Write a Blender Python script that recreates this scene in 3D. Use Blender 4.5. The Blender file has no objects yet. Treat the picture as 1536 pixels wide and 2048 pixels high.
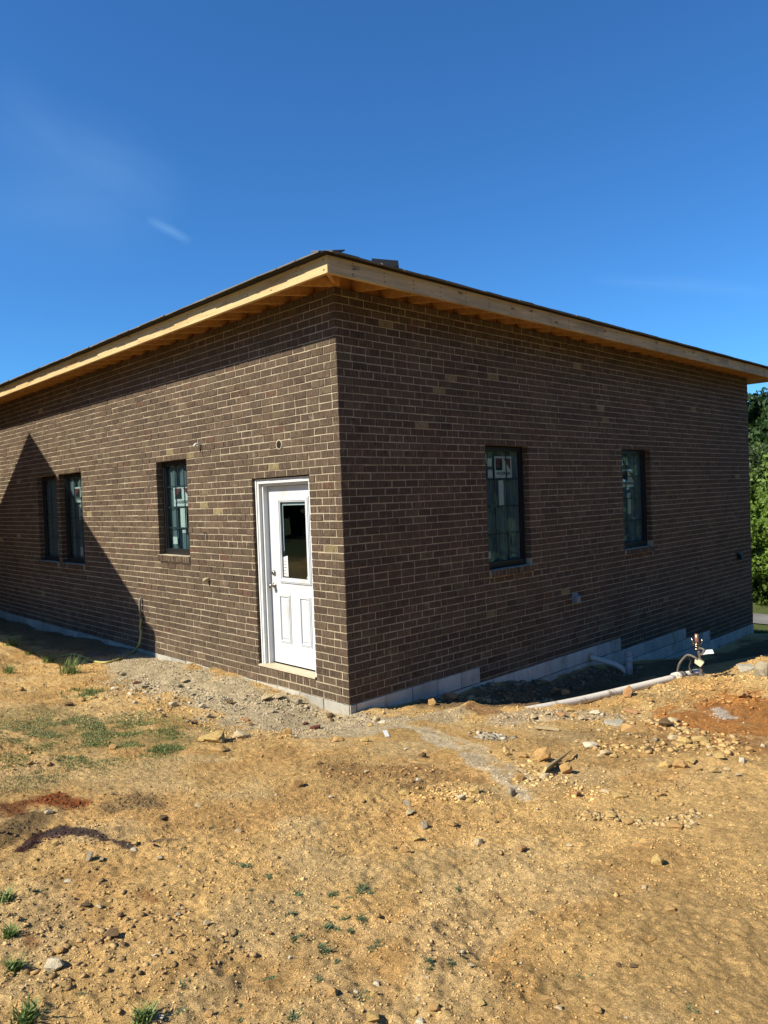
import bpy, math, random
import numpy as np
from mathutils import Vector, Matrix, noise as mnoise
random.seed(7); RS = np.random.RandomState(11)
S = bpy.context.scene
C = S.collection
# ------------------------------------------------------------------ camera
CAM = np.array([5.573984, -4.7949508, 2.08341649])
RC = np.array([[0.69400014, 0.00929331, 0.71991488], [0.7190629, 0.04136518, -0.69371281], [-0.03622629, 0.99910087, 0.02202497]])
cd = bpy.data.cameras.new('camera'); cam = bpy.data.objects.new('camera', cd); C.objects.link(cam)
cd.sensor_fit = 'VERTICAL'; cd.sensor_height = 36.0; cd.sensor_width = 27.0
cd.lens = 1477.0/2048*36.0; cd.clip_start = .05; cd.clip_end = 2000
M = Matrix([list(RC[i])+[CAM[i]] for i in range(3)]+[[0, 0, 0, 1]]); cam.matrix_world = M
S.camera = cam
# ------------------------------------------------------------------ light
SD = Vector((.285, 1.0, -.91)).normalized()          # the way sunlight travels
EL = math.asin(-SD.z); ROT = math.atan2(-SD.x, -SD.y)
w = bpy.data.worlds.new('World'); S.world = w; w.use_nodes = True
nt = w.node_tree; nt.nodes.clear()
out = nt.nodes.new('ShaderNodeOutputWorld'); bg = nt.nodes.new('ShaderNodeBackground')
sky = nt.nodes.new('ShaderNodeTexSky'); sky.sky_type = 'NISHITA'; sky.sun_disc = False
sky.sun_elevation = EL; sky.sun_rotation = ROT; sky.altitude = 300; sky.air_density = 1.0; sky.dust_density = .1; sky.ozone_density = 3.0
hs = nt.nodes.new('ShaderNodeHueSaturation'); hs.inputs['Saturation'].default_value = 1.0
tint = nt.nodes.new('ShaderNodeVectorMath'); tint.operation = 'MULTIPLY'; tint.inputs[1].default_value = (.56, 1.27, 1.93)
nt.links.new(sky.outputs[0], tint.inputs[0]); nt.links.new(tint.outputs[0], hs.inputs['Color'])
# thin cirrus wisps in the sky
tc = nt.nodes.new('ShaderNodeTexCoord')
def sky_dir(px, py): v = Vector(RC@np.array([(px-768)/1477., -(py-1024)/1477., -1.])); return v.normalized()
def vm(op, a, b):
    n = nt.nodes.new('ShaderNodeVectorMath'); n.operation = op; nt.links.new(a, n.inputs[0]); n.inputs[1].default_value = b; return n
def mth(op, a, b=None, cl=False):
    n = nt.nodes.new('ShaderNodeMath'); n.operation = op; n.use_clamp = cl
    for k, q in enumerate((a, b)):
        if q is None: continue
        if isinstance(q, (int, float)): n.inputs[k].default_value = q
        else: nt.links.new(q, n.inputs[k])
    return n.outputs[0]
col_out = hs.outputs[0]
for (p0, p1, wd, amt, sc) in (((-40, 230), (330, 450), .085, .09, 3.5), ((298, 440), (378, 482), .007, .24, 9.), ((-100, 430), (240, 470), .07, .06, 3.), ((1200, 560), (1560, 585), .012, .10, 6.)):
    a0 = sky_dir(*p0); a1 = sky_dir(*p1); c0 = ((a0+a1)/2).normalized(); ax_ = (a1-a0); hl = ax_.length/2; ax_ = (ax_-c0*ax_.dot(c0)).normalized(); bx_ = c0.cross(ax_)
    g = tc.outputs['Generated']; va = vm('DOT_PRODUCT', g, ax_).outputs['Value']; vb = vm('DOT_PRODUCT', g, bx_).outputs['Value']
    cmb = nt.nodes.new('ShaderNodeCombineXYZ'); nt.links.new(va, cmb.inputs[0]); nt.links.new(mth('MULTIPLY', vb, 3.2), cmb.inputs[1])
    z = nt.nodes.new('ShaderNodeTexNoise'); z.inputs['Scale'].default_value = sc; z.inputs['Detail'].default_value = 6; nt.links.new(cmb.outputs[0], z.inputs['Vector'])
    dn = mth('MULTIPLY', mth('SUBTRACT', z.outputs[0], .5), wd*1.6)
    fa = mth('SUBTRACT', 1.0, mth('POWER', mth('DIVIDE', mth('ABSOLUTE', va), hl*1.15), 3.0), True); fb = mth('SUBTRACT', 1.0, mth('DIVIDE', mth('ABSOLUTE', mth('ADD', vb, dn)), wd), True)
    f_ = mth('MULTIPLY', mth('MULTIPLY', fa, mth('POWER', fb, 1.4)), mth('MULTIPLY', mth('POWER', z.outputs[0], 1.5), amt*2.4), True)
    mx = nt.nodes.new('ShaderNodeMix'); mx.data_type = 'RGBA'; nt.links.new(f_, mx.inputs[0]); nt.links.new(col_out, mx.inputs[6]); mx.inputs[7].default_value = (4.5, 8.2, 12.5, 1); col_out = mx.outputs[2]
nt.links.new(mx.outputs[2], bg.inputs['Color']); nt.links.new(bg.outputs[0], out.inputs['Surface'])
bg.inputs['Strength'].default_value = .05
sl = bpy.data.lights.new('sun', 'SUN'); sun = bpy.data.objects.new('sun', sl); C.objects.link(sun)
sl.energy = 5.0; sl.angle = math.radians(.5); sl.color = (1.0, .91, .74)
sun.rotation_euler = SD.to_track_quat('-Z', 'Y').to_euler()
sun.location = (-6, -20, 18)
S.view_settings.view_transform = 'Standard'; S.view_settings.look = 'None'; S.view_settings.exposure = 0.78; S.view_settings.gamma = 1.0
S.view_settings.use_curve_mapping = False
S.render.engine = 'CYCLES'

# ------------------------------------------------------------------ helpers
def link(name, me, mat=None, parent=None):
    o = bpy.data.objects.new(name, me); C.objects.link(o)
    if mat is not None:
        for m in (mat if isinstance(mat, (list, tuple)) else [mat]): me.materials.append(m)
    if parent is not None:
        o.parent = parent; o.matrix_parent_inverse = Matrix.Translation(-Vector(parent.get('base', (0, 0, 0))))
    return o
def tag(o, label=None, cat=None, group=None, kind=None):
    if label: o['label'] = label
    if cat: o['category'] = cat
    if group: o['group'] = group
    if kind: o['kind'] = kind
    return o
def empty(name, loc):
    o = bpy.data.objects.new(name, None); C.objects.link(o); o.location = loc; o['base'] = tuple(float(v) for v in loc); o.empty_display_size = .1
    return o
class MB:
    def __init__(s): s.v = []; s.f = []; s.c = []
    def add(s, vs, fs, col=None):
        n = len(s.v); s.v += [tuple(map(float, p)) for p in vs]; s.f += [tuple(i+n for i in f) for f in fs]
        if col is not None: s.c += [col]*len(vs)
    def box(s, a, b, col=None, fn=None, jit=0):
        (x0, y0, z0), (x1, y1, z1) = a, b
        vs = [(x, y, z) for z in (z0, z1) for x, y in ((x0, y0), (x1, y0), (x1, y1), (x0, y1))]
        if jit: vs = [tuple(c+random.uniform(-jit, jit) for c in p) for p in vs]
        if fn: vs = [fn(*p) for p in vs]
        s.add(vs, [(3, 2, 1, 0), (4, 5, 6, 7), (0, 1, 5, 4), (1, 2, 6, 5), (2, 3, 7, 6), (3, 0, 4, 7)], col)
    def tube(s, pts, r, n=12, caps=True, col=None):
        pts = [Vector(p) for p in pts]; rs = r if isinstance(r, (list, tuple)) else [r]*len(pts)
        rings = []; up = Vector((0, 0, 1)); prev = None
        for i, p in enumerate(pts):
            t = (pts[min(i+1, len(pts)-1)]-pts[max(i-1, 0)])
            t = t.normalized() if t.length > 1e-9 else Vector((0, 0, 1))
            if prev is None:
                a = t.cross(up if abs(t.z) < .95 else Vector((1, 0, 0))).normalized()
            else: a = (prev-t*prev.dot(t)).normalized()
            b = t.cross(a); prev = a
            rings.append([p+(a*math.cos(2*math.pi*k/n)+b*math.sin(2*math.pi*k/n))*rs[i] for k in range(n)])
        vs = [q for r_ in rings for q in r_]; fs = []
        for i in range(len(pts)-1):
            for k in range(n):
                fs.append((i*n+k, i*n+(k+1) % n, (i+1)*n+(k+1) % n, (i+1)*n+k))
        if caps: fs += [tuple(range(n))[::-1], tuple((len(pts)-1)*n+k for k in range(n))]
        s.add(vs, fs, col)
    def mesh(s, name, smooth=False):
        me = bpy.data.meshes.new(name); me.from_pydata(s.v, [], s.f)
        if s.c and len(s.c) == len(s.v): setcol(me, np.array(s.c))
        if smooth: me.polygons.foreach_set('use_smooth', [True]*len(me.polygons))
        me.update(); return me
    def build(s, name, mat, parent=None, smooth=False):
        return link(name, s.mesh(name, smooth), mat, parent)
def setcol(me, arr):
    a = me.color_attributes.new('col', 'FLOAT_COLOR', 'POINT')
    full = np.ones((len(arr), 4), 'f'); full[:, :3] = arr; full[:, :3] *= ALB; a.data.foreach_set('color', full.ravel())
def np_mesh(name, V, F, col=None, smooth=False):
    """V (n,3), F (m,k) all the same size"""
    me = bpy.data.meshes.new(name); V = np.ascontiguousarray(V, 'f'); F = np.ascontiguousarray(F, 'i'); m, k = F.shape
    me.vertices.add(len(V)); me.vertices.foreach_set('co', V.ravel())
    me.loops.add(m*k); me.loops.foreach_set('vertex_index', F.ravel())
    me.polygons.add(m); me.polygons.foreach_set('loop_start', np.arange(m, dtype='i')*k); me.polygons.foreach_set('loop_total', np.full(m, k, 'i'))
    if smooth: me.polygons.foreach_set('use_smooth', np.ones(m, bool))
    me.update(calc_edges=True); me.validate()
    if col is not None: setcol(me, col)
    return me

# ------------------------------------------------------------------ materials
ALB = .60
def mat(name, col=(.5, .5, .5), rough=.7, spec=.5, metal=0, attr=False, var=None, bump=None, grain=None, coat=0, transl=0):
    """var = (noise scale, amount, xyz stretch), bump = (scale, strength, distance, xyz stretch), grain = darker colour mixed in by noise (col, scale, lo, hi, stretch)"""
    col = tuple(c*ALB for c in col)
    m = bpy.data.materials.new(name); m.use_nodes = True; n = m.node_tree; N = n.nodes; L = n.links
    b = N['Principled BSDF']; b.inputs['Roughness'].default_value = rough; b.inputs['Specular IOR Level'].default_value = spec; b.inputs['Metallic'].default_value = metal
    b.inputs['Coat Weight'].default_value = coat
    tc = N.new('ShaderNodeTexCoord')
    if attr:
        a = N.new('ShaderNodeAttribute'); a.attribute_name = 'col'; c = a.outputs['Color']
    else:
        r = N.new('ShaderNodeRGB'); r.outputs[0].default_value = (*col, 1); c = r.outputs[0]
    def noise(scale, stretch, detail=5, rgh=.6):
        mp = N.new('ShaderNodeMapping'); mp.inputs['Scale'].default_value = stretch; L.new(tc.outputs['Object'], mp.inputs['Vector'])
        z = N.new('ShaderNodeTexNoise'); z.inputs['Scale'].default_value = scale; z.inputs['Detail'].default_value = detail; z.inputs['Roughness'].default_value = rgh
        L.new(mp.outputs[0], z.inputs['Vector']); return z.outputs[0]
    for g in (grain or []):
        gc, sc, lo, hi, st = g
        z = noise(sc, st); r = N.new('ShaderNodeMapRange'); r.inputs['From Min'].default_value = lo; r.inputs['From Max'].default_value = hi; L.new(z, r.inputs['Value'])
        x = N.new('ShaderNodeMix'); x.data_type = 'RGBA'; L.new(r.outputs[0], x.inputs[0]); L.new(c, x.inputs[6]); x.inputs[7].default_value = (*[q*ALB for q in gc], 1); c = x.outputs[2]
    for v in (var or []):
        sc, am, st = v
        z = noise(sc, st); r = N.new('ShaderNodeMapRange'); r.inputs['From Min'].default_value = .3; r.inputs['From Max'].default_value = .7
        r.inputs['To Min'].default_value = 1-am; r.inputs['To Max'].default_value = 1+am; L.new(z, r.inputs['Value'])
        x = N.new('ShaderNodeVectorMath'); x.operation = 'SCALE'; L.new(c, x.inputs[0]); L.new(r.outputs[0], x.inputs['Scale']); c = x.outputs[0]
    L.new(c, b.inputs['Base Color'])
    prev = None
    for bp in (bump or []):
        sc, stg, dist, st = bp
        z = noise(sc, st, 8, .65); u = N.new('ShaderNodeBump'); u.inputs['Strength'].default_value = stg; u.inputs['Distance'].default_value = dist; L.new(z, u.inputs['Height'])
        if prev: L.new(prev, u.inputs['Normal'])
        prev = u.outputs[0]
    if prev: L.new(prev, b.inputs['Normal'])
    if transl:
        t = N.new('ShaderNodeBsdfTranslucent'); L.new(c, t.inputs['Color']); ms = N.new('ShaderNodeMixShader'); ms.inputs[0].default_value = transl
        L.new(b.outputs[0], ms.inputs[1]); L.new(t.outputs[0], ms.inputs[2]); L.new(ms.outputs[0], N['Material Output'].inputs['Surface'])
    return m
I3 = (1, 1, 1)
m_brick = mat('brown rug textured brick', attr=True, rough=.85, spec=.25,
              grain=[((.34, .28, .19), 30, .60, .76, (1, 1, .45)), ((.40, .34, .25), 5.5, .63, .82, (1, 1, .6)), ((.40, .34, .25), 85, .66, .74, I3), ((.022, .016, .012), 48, .57, .70, (1, 1, .25))],
              var=[(90, .35, I3), (55, .4, (1, 1, .16)), (1.3, .12, I3)], bump=[(60, 1, .012, (1, 1, .25)), (150, .8, .004, I3)])
m_mortar = mat('buff mortar', (.62, .53, .385), .95, .1, var=[(7, .16, I3), (120, .2, I3)], bump=[(140, .8, .004, I3)])
m_block = mat('grey concrete block', attr=True, rough=.95, spec=.15, var=[(5, .15, I3), (150, .15, I3)], bump=[(180, .6, .003, I3)], grain=[((.42, .36, .27), 3.5, .55, .75, I3)])
m_wood = mat('raw yellow pine board', (.86, .66, .33), .6, .3, var=[(9, .16, (.25, 3, 9)), (30, .12, (.1, 4, 20))], grain=[((.30, .14, .045), 5.5, .65, .71, (.7, 2, 4)), ((.62, .38, .14), 3, .5, .75, (.3, 2, 3))], bump=[(40, .3, .002, (.2, 4, 20))])
m_wood2 = mat('weathered pine board', (.78, .60, .33), .65, .3, var=[(6, .2, (.35, 3, 5)), (30, .12, (.1, 4, 20))], grain=[((.2, .12, .05), 5, .62, .70, (.9, 1.5, 3)), ((.50, .38, .22), 2.5, .48, .7, (.3, 2, 3))], bump=[(40, .3, .002, (.2, 4, 20))])
m_raf = mat('raw pine rafter', (.78, .42, .14), .7, .3, var=[(14, .2, I3)])
m_osb = mat('orange strand board decking', (.66, .30, .085), .75, .3, var=[(30, .35, (1, 1, 1))], grain=[((.3, .16, .05), 22, .5, .7, I3)])
m_shingle = mat('grey asphalt shingle', (.26, .25, .235), .9, .2, var=[(200, .35, I3), (6, .15, I3)], bump=[(250, .7, .003, I3)])
m_felt = mat('black roofing felt', (.018, .018, .02), .7, .3)
m_black = mat('black window frame', (.018, .019, .022), .35, .5)
m_munt = mat('grey blue grille bar', (.05, .075, .09), .4, .4)
m_blackp = mat('black plastic', (.012, .013, .015), .5, .4)
m_white = mat('white door paint', (.84, .89, .95), .35, .5, var=[(3, .03, I3)], grain=[((.66, .60, .48), 3.2, .56, .95, I3)], bump=[(60, .05, .001, (1, 1, .3))])
m_trim = mat('white painted trim', (.95, .98, .98), .5, .4, var=[(8, .05, I3)])
m_thresh = mat('dusty wooden threshold', (.80, .68, .48), .6, .4, var=[(20, .15, I3)])
m_nickel = mat('satin nickel', (.55, .5, .43), .25, .5, metal=1)
m_sheet = mat('house wrap behind window', (.24, .34, .37), .6, .4, var=[(5, .3, (6, 6, .25)), (18, .25, (4, 4, .12))], transl=.2)
m_paper = mat('white window label paper', (.86, .95, .88), .6, .3, var=[(30, .08, I3)])
m_red = mat('red label print', (.22, .07, .08), .6, .3)
m_ink = mat('black label print', (.018, .03, .035), .6, .3)
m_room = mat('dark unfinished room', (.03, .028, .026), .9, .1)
m_card = mat('pale cardboard', (.55, .55, .52), .7, .2)
m_pvc = mat('dusty white plastic pipe', (1.05, .98, .84), .4, .45, grain=[((.36, .25, .15), 7, .55, .68, I3)], var=[(40, .1, I3)])
m_pvcc = mat('pale grey plastic pipe', (.52, .58, .60), .4, .45, var=[(20, .1, I3)])
m_conduit = mat('grey flexible conduit', (.30, .30, .26), .5, .4)
m_hose = mat('yellow green hose', (.62, .56, .16), .45, .4)
m_copper = mat('copper pipe', (.75, .38, .24), .35, .5, metal=.6)
m_cable = mat('grey dusty cable', (.16, .14, .12), .6, .4, var=[(30, .3, I3)])
m_tanw = mat('cream plastic', (.72, .66, .42), .5, .4)
m_vent = mat('pale grey vent hood', (.30, .36, .37), .4, .4)
m_foam = mat('cream expanding foam', (.62, .52, .32), .8, .2, bump=[(60, 1, .01, I3)])
m_back = mat('plain brown brickwork', (.15, .11, .08), .9, .2, var=[(6, .2, I3)])

def glass_mat():
    m = bpy.data.materials.new('tinted window glass'); m.use_nodes = True; N = m.node_tree.nodes; L = m.node_tree.links; N.clear()
    o = N.new('ShaderNodeOutputMaterial'); t = N.new('ShaderNodeBsdfTransparent'); t.inputs[0].default_value = (.84, .90, .91, 1)
    g = N.new('ShaderNodeBsdfGlossy'); g.inputs['Roughness'].default_value = .01; g.inputs[0].default_value = (.75, .85, .9, 1)
    f = N.new('ShaderNodeFresnel'); f.inputs[0].default_value = 1.5; x = N.new('ShaderNodeMixShader')
    # very slight waviness of the pane
    tc = N.new('ShaderNodeTexCoord'); z = N.new('ShaderNodeTexNoise'); z.inputs['Scale'].default_value = 1.8; z.inputs['Detail'].default_value = 1
    b = N.new('ShaderNodeBump'); b.inputs['Strength'].default_value = .15; b.inputs['Distance'].default_value = .02
    L.new(tc.outputs['Object'], z.inputs['Vector']); L.new(z.outputs[0], b.inputs['Height']); L.new(b.outputs[0], g.inputs['Normal'])
    ge = N.new('ShaderNodeNewGeometry'); io = N.new('ShaderNodeMapRange'); io.inputs['To Min'].default_value = 1.5; io.inputs['To Max'].default_value = 1/1.5; L.new(ge.outputs['Backfacing'], io.inputs['Value']); L.new(io.outputs[0], f.inputs[0])
    L.new(f.outputs[0], x.inputs[0]); L.new(t.outputs[0], x.inputs[1]); L.new(g.outputs[0], x.inputs[2]); L.new(x.outputs[0], o.inputs['Surface']); return m
m_glass = glass_mat()

# ------------------------------------------------------------------ terrain
def vnoise(x, y, seed=0):
    xi = np.floor(x).astype(np.int64); yi = np.floor(y).astype(np.int64); fx = x-xi; fy = y-yi
    u = fx*fx*fx*(fx*(fx*6-15)+10); v = fy*fy*fy*(fy*(fy*6-15)+10)
    def h(a, b):
        n = (a*374761393+b*668265263+seed*1442695041) & 0xffffffff
        n = ((n ^ (n >> 13))*1274126177) & 0xffffffff
        n = ((n ^ (n >> 16))*2246822519) & 0xffffffff
        return ((n ^ (n >> 15)) & 0xffff)/65535.0
    return (h(xi, yi)*(1-u)+h(xi+1, yi)*u)*(1-v)+(h(xi, yi+1)*(1-u)+h(xi+1, yi+1)*u)*v
def fbm(x, y, o=4, seed=0, gain=.5):
    s = 0; a = 1; t = 0
    for i in range(o):
        c_, s_ = math.cos(.6*i+.3), math.sin(.6*i+.3)
        s = s+a*vnoise((x*c_-y*s_)*2**i+31.7*i, (x*s_+y*c_)*2**i-17.3*i, seed+i); t += a; a *= gain
    return s/t
CP = np.array([
 (-14, 0, -.2), (-11, 0, -.15), (-9.2, 0, -.14), (-8.2, 0, -.13), (-6.4, 0, -.085), (-5.2, 0, -.06), (-4.1, 0, -.05), (-2.9, 0, .0), (-2.1, 0, -.005), (-1.5, 0, -.04), (-.8, 0, -.06), (-.47, 0, -.085), (0, 0, -.1),
 (0, .24, -.08), (0, .7, -.13), (0, 1.35, -.212), (0, 2.06, -.21), (0, 2.55, -.286), (0, 3.1, -.40), (0, 3.5, -.43), (0, 4.5, -.43), (0, 6.05, -.632), (0, 7.1, -.79), (0, 8.7, -.95), (0, 10.8, -.977),
 (-11, -1.2, 0), (-8, -1.1, -.04), (-6, -1.1, -.02), (-5, -.9, -.06), (-4, -.8, -.02), (-2.5, -1, .02), (-1, -1, .0), (-.2, -.7, -.06), (.3, -.4, -.07), (-11, -4, .3), (-7, -3, .2), (-4, -2.5, .16), (-2, -2.2, .15), (0, -2, .14), (1, -1.5, .12), (-2, -5, .35), (1, -3.5, .3),
 (2, -.5, .12), (1, .0, .02), (1.4, .3, .02), (2.2, .8, .04), (3, -1.5, .28), (3, -3.5, .4), (4.5, -2.5, .42), (5.6, -4.8, .47), (8, -6, .5), (5, -7, .5), (0, -8, .5), (-8, -8, .5),
 (.35, .55, -.1), (.7, .8, -.1), (.85, 1.1, -.13), (1.0, 1.3, -.15), (1.27, 2.1, -.24), (1.47, 2.94, -.245), (1.67, 3.82, -.25), (.45, 1.6, -.3), (.7, 2.4, -.40), (.75, 3.2, -.45), (.5, 4.6, -.5), (1.0, 3.7, -.45), (1.0, 5, -.52), (.8, 6.5, -.66), (1, 8, -.82),
 (2, 4.5, -.22), (2.1, 5.5, -.24), (2.2, 6.8, -.32), (2.3, 9, -.6), (2.3, 3.2, -.14), (2.8, 4.5, -.12), (3.2, 6, -.15), (2, 2, -.06), (3, 2.5, 0), (4, 1, .15), (5, 3, .1), (6, 5, 0), (7, 0, .35), (8, 3, .2), (4, 9, -.5),
 (.3, 11.4, -1.05), (2, 12, -1.1), (6, 12, -1.0), (-6, 5, -.4), (-12, 6, -.6), (-6, 12, -1.2), (0, 15, -1.9), (6, 15, -1.8)], float)
def _tps(r2): return np.where(r2 > 1e-12, r2*np.log(r2+1e-12)*.5, 0)
def _fit():
    P = CP[:, :2]; n = len(P); K = _tps(((P[:, None]-P[None])**2).sum(-1))+np.eye(n)*.02
    A = np.zeros((n+3, n+3)); A[:n, :n] = K; A[:n, n] = 1; A[:n, n+1:] = P; A[n, :n] = 1; A[n+1:, :n] = P.T
    return np.linalg.solve(A, np.concatenate([CP[:, 2], [0, 0, 0]]))
WT = _fit()
def Hbase(x, y):
    x = np.asarray(x, float); y = np.asarray(y, float); sh = x.shape; x = x.ravel(); y = y.ravel(); z = np.empty_like(x)
    for i in range(0, len(x), 40000):
        a = x[i:i+40000]; b = y[i:i+40000]
        r2 = (a[:, None]-CP[None, :, 0])**2+(b[:, None]-CP[None, :, 1])**2
        z[i:i+40000] = _tps(r2)@WT[:-3]+WT[-3]+WT[-2]*a+WT[-1]*b
    z = np.clip(z, -3, .6)
    d = np.maximum.reduce([np.abs(x+2)-11, y-12.5, -9-y, np.zeros_like(x)])
    t = np.clip(d/5, 0, 1); t = t*t*(3-2*t)
    far = np.interp(y, [-3, 5, 11, 13, 19, 60], [.3, -.3, -.95, -1.4, -2.75, -2.8])
    return (z*(1-t)+far*t).reshape(sh)
CRUMB = [(1.2, .45, .5, .5), (2.6, 3.2, 1.2, .6), (3.0, .9, .6, .35), (2.4, 1.6, .7, .4), (-.2, -3.2, .5, .7), (2.0, -3.1, .5, .45), (2.3, -1.2, .6, .35), (.6, 2.5, 1.2, .6), (-3, -.6, .9, .25)]
def rough(x, y):
    """how lumpy the ground is: 0 lawn, 1 dirt"""
    return np.clip((11.6-y)/.8, .0, 1)
def H(x, y):
    x = np.asarray(x, float); y = np.asarray(y, float); k = rough(x, y)
    lump = np.clip(fbm(x*.9, y*.9, 3, 5)-.42, 0, 1)*2
    for cx, cy, r, a in CRUMB: lump = lump+a*np.exp(-((x-cx)**2+(y-cy)**2)/r**2)
    z = Hbase(x, y)+k*((fbm(x*1.1, y*1.1, 3, 1)-.5)*.10+(fbm(x*4.2, y*4.2, 4, 2)-.5)*(.036+.075*lump)+(np.abs(fbm(x*15, y*15, 3, 3, .6)-.5)*-1+.12)*(.022+.045*lump)+(fbm(x*42, y*42, 2, 4)-.5)*.015)
    # spoil heaps beside the pipe and the raised lip of the dug trench
    for (cx, cy, r, h) in ((1.05, .55, .22, .07), (.55, .95, .25, .05), (2.5, 3.7, .5, .06), (2.9, 2.8, .5, .05), (.95, .75, .16, .06), (1.35, .95, .2, .05), (1.6, 1.4, .22, .045), (2.0, 2.1, .25, .05), (2.25, 4.9, .4, .08), (-.9, -3.0, .3, .05), (.15, .15, .2, .02)):
        z = z+h*np.exp(-((x-cx)**2+(y-cy)**2)/r**2)*(.6+.8*fbm(x*6, y*6, 3, 9))
    return z
def h1(x, y): return float(H(np.array([x]), np.array([y]))[0])
def at(px, py):
    """the point of the ground under a pixel of the 1536 x 2048 photograph"""
    d = RC@np.array([(px-768)/1477., -(py-1024)/1477., -1.])
    ts = np.arange(1.5, 60, .03); P = CAM[None]+d[None]*ts[:, None]; hh = H(P[:, 0], P[:, 1]); k = np.argmax(P[:, 2] < hh)
    lo, hi = ts[k-1], ts[k]
    for _ in range(8):
        m_ = (lo+hi)/2; p = CAM+d*m_
        if p[2] < h1(p[0], p[1]): hi = m_
        else: lo = m_
    p = CAM+d*hi; return Vector((p[0], p[1], p[2])), hi
def ray_at(px, py, axis, val):
    d = RC@np.array([(px-768)/1477., -(py-1024)/1477., -1.]); t = (val-CAM[axis])/d[axis]; p = CAM+d*t; return Vector(p)

def seg_d(x, y, pts):
    best = None
    for (ax, ay), (bx, by) in zip(pts[:-1], pts[1:]):
        dx, dy = bx-ax, by-ay; t = np.clip(((x-ax)*dx+(y-ay)*dy)/(dx*dx+dy*dy+1e-9), 0, 1)
        d = np.hypot(x-ax-t*dx, y-ay-t*dy); best = d if best is None else np.minimum(best, d)
    return best
def pth(*pp): return [tuple(at(*p)[0][:2]) for p in pp]
ZONES = [  # path, half width, colour, strength, edge noise
 ([(-4.6, -.1), (-3.4, -.5), (-2, -.65), (-1, -.6), (.2, -.35)], .62, (.80, .68, .45), .85, .6),
 ([(-.6, -.9), (.4, -.5), (.9, .3)], .35, (.78, .63, .40), .7, .5),
 (pth((820, 1452), (900, 1490), (980, 1540), (1090, 1612)), .055, (.98, .82, .56), .8, .14),
 (pth((720, 1432), (820, 1452), (930, 1485), (1050, 1550)), .05, (.96, .78, .50), .65, .16),
 (pth((1010, 1440), (1090, 1425), (1180, 1430)), .22, (.80, .65, .43), .7, .3),
 (pth((85, 1602), (150, 1608)), .13, (.42, .12, .035), .95, .2),
 (pth((0, 1612), (30, 1620)), .14, (.30, .11, .045), .9, .2),
 (pth((290, 1785), (310, 1800)), .05, (.38, .13, .05), .55, .12),
 (pth((50, 1872), (60, 1880)), .05, (.38, .12, .04), .6, .12),
 (pth((945, 1412), (965, 1420)), .12, (.50, .23, .07), .7, .2),
 (pth((1536, 1420), (1480, 1400), (1440, 1450), (1536, 1470)), .45, (.66, .27, .07), .85, .5),
 (pth((1390, 1470), (1500, 1490)), .25, (.42, .15, .05), .5, .3),
 (pth((1435, 1420), (1455, 1432)), .08, (.95, .85, .70), .85, .2),
 (pth((45, 1698), (75, 1672), (120, 1664)), .055, (.085, .035, .032), .97, .07),
 (pth((100, 1668), (160, 1662), (215, 1680), (262, 1690)), .055, (.12, .085, .075), .97, .07),
 (pth((262, 1690), (320, 1680), (390, 1672)), .03, (.22, .17, .12), .6, .08),
 (pth((10, 1680), (60, 1640)), .12, (.10, .065, .035), .7, .15),
 (pth((230, 1610), (280, 1600)), .12, (.22, .16, .09), .6, .15),
 (pth((700, 1540), (860, 1560)), .3, (.38, .21, .09), .5, .5),
 (pth((40, 1440), (200, 1480), (330, 1480)), .38, (.44, .37, .15), .55, .5),
 (pth((1300, 1480), (1100, 1470)), .25, (.42, .30, .15), .35, .5),
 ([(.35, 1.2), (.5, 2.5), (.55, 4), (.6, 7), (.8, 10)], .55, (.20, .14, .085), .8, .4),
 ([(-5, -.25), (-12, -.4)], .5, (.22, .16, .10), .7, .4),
]
def gcol(x, y):
    n1 = fbm(x*.8, y*.8, 4, 21)[:, None]; n2 = fbm(x*5, y*5, 4, 22)[:, None]; n3 = fbm(x*22, y*22, 3, 23)[:, None]
    base = np.array([.95, .615, .245])*(1-.5*np.clip((n1-.5)*4, -1, 1)*.35)
    t = np.clip((fbm(x*1.7+9, y*1.7, 4, 25)-.47)*5, 0, 1)[:, None]; base = base*(1-t*.5)+np.array([.80, .45, .16])*t*.5
    t = np.clip((fbm(x*2.3-4, y*2.3, 4, 26)-.52)*7, 0, 1)[:, None]; base = base*(1-t*.5)+np.array([1.0, .74, .37])*t*.5
    e = fbm(x*4, y*4, 4, 27)-.5
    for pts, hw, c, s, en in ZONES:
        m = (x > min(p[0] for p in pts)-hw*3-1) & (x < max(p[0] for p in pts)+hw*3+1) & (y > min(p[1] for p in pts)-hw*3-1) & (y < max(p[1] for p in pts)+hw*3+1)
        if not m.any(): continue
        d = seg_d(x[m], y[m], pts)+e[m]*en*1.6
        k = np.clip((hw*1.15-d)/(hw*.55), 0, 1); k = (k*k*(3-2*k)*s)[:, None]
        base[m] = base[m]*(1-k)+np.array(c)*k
    base = base*(.82+.36*n2)*(.74+.52*n3)
    g = np.clip((y-11.3+(fbm(x*3, y*3, 3, 28)-.5)*1.2)/.5, 0, 1)[:, None]
    base = base*(1-g)+np.array([.13, .17, .045])*(.7+.6*n2)*g
    g = np.clip((np.hypot(x-1, y-1)-12.5+(fbm(x*.6, y*.6, 3, 29)-.5)*4)/2.5, 0, 1)[:, None]*(y < 11)[:, None]
    base = base*(1-g)+np.array([.10, .125, .04])*(.7+.6*n2)*g
    return base
def axis(segs):
    out = []
    for a, b, s in segs: out += list(np.arange(a, b-1e-9, s))
    return np.array(out+[segs[-1][1]])
gx = axis([(-600, -60, 60), (-60, -16, 4), (-16, -11, .5), (-11, -4, .05), (-4, -.5, .03), (-.5, 2, .016), (2, 5.4, .0115), (5.4, 5.8, .03), (5.8, 7, .08), (7, 16, .5), (16, 60, 4), (60, 600, 60)])
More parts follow.
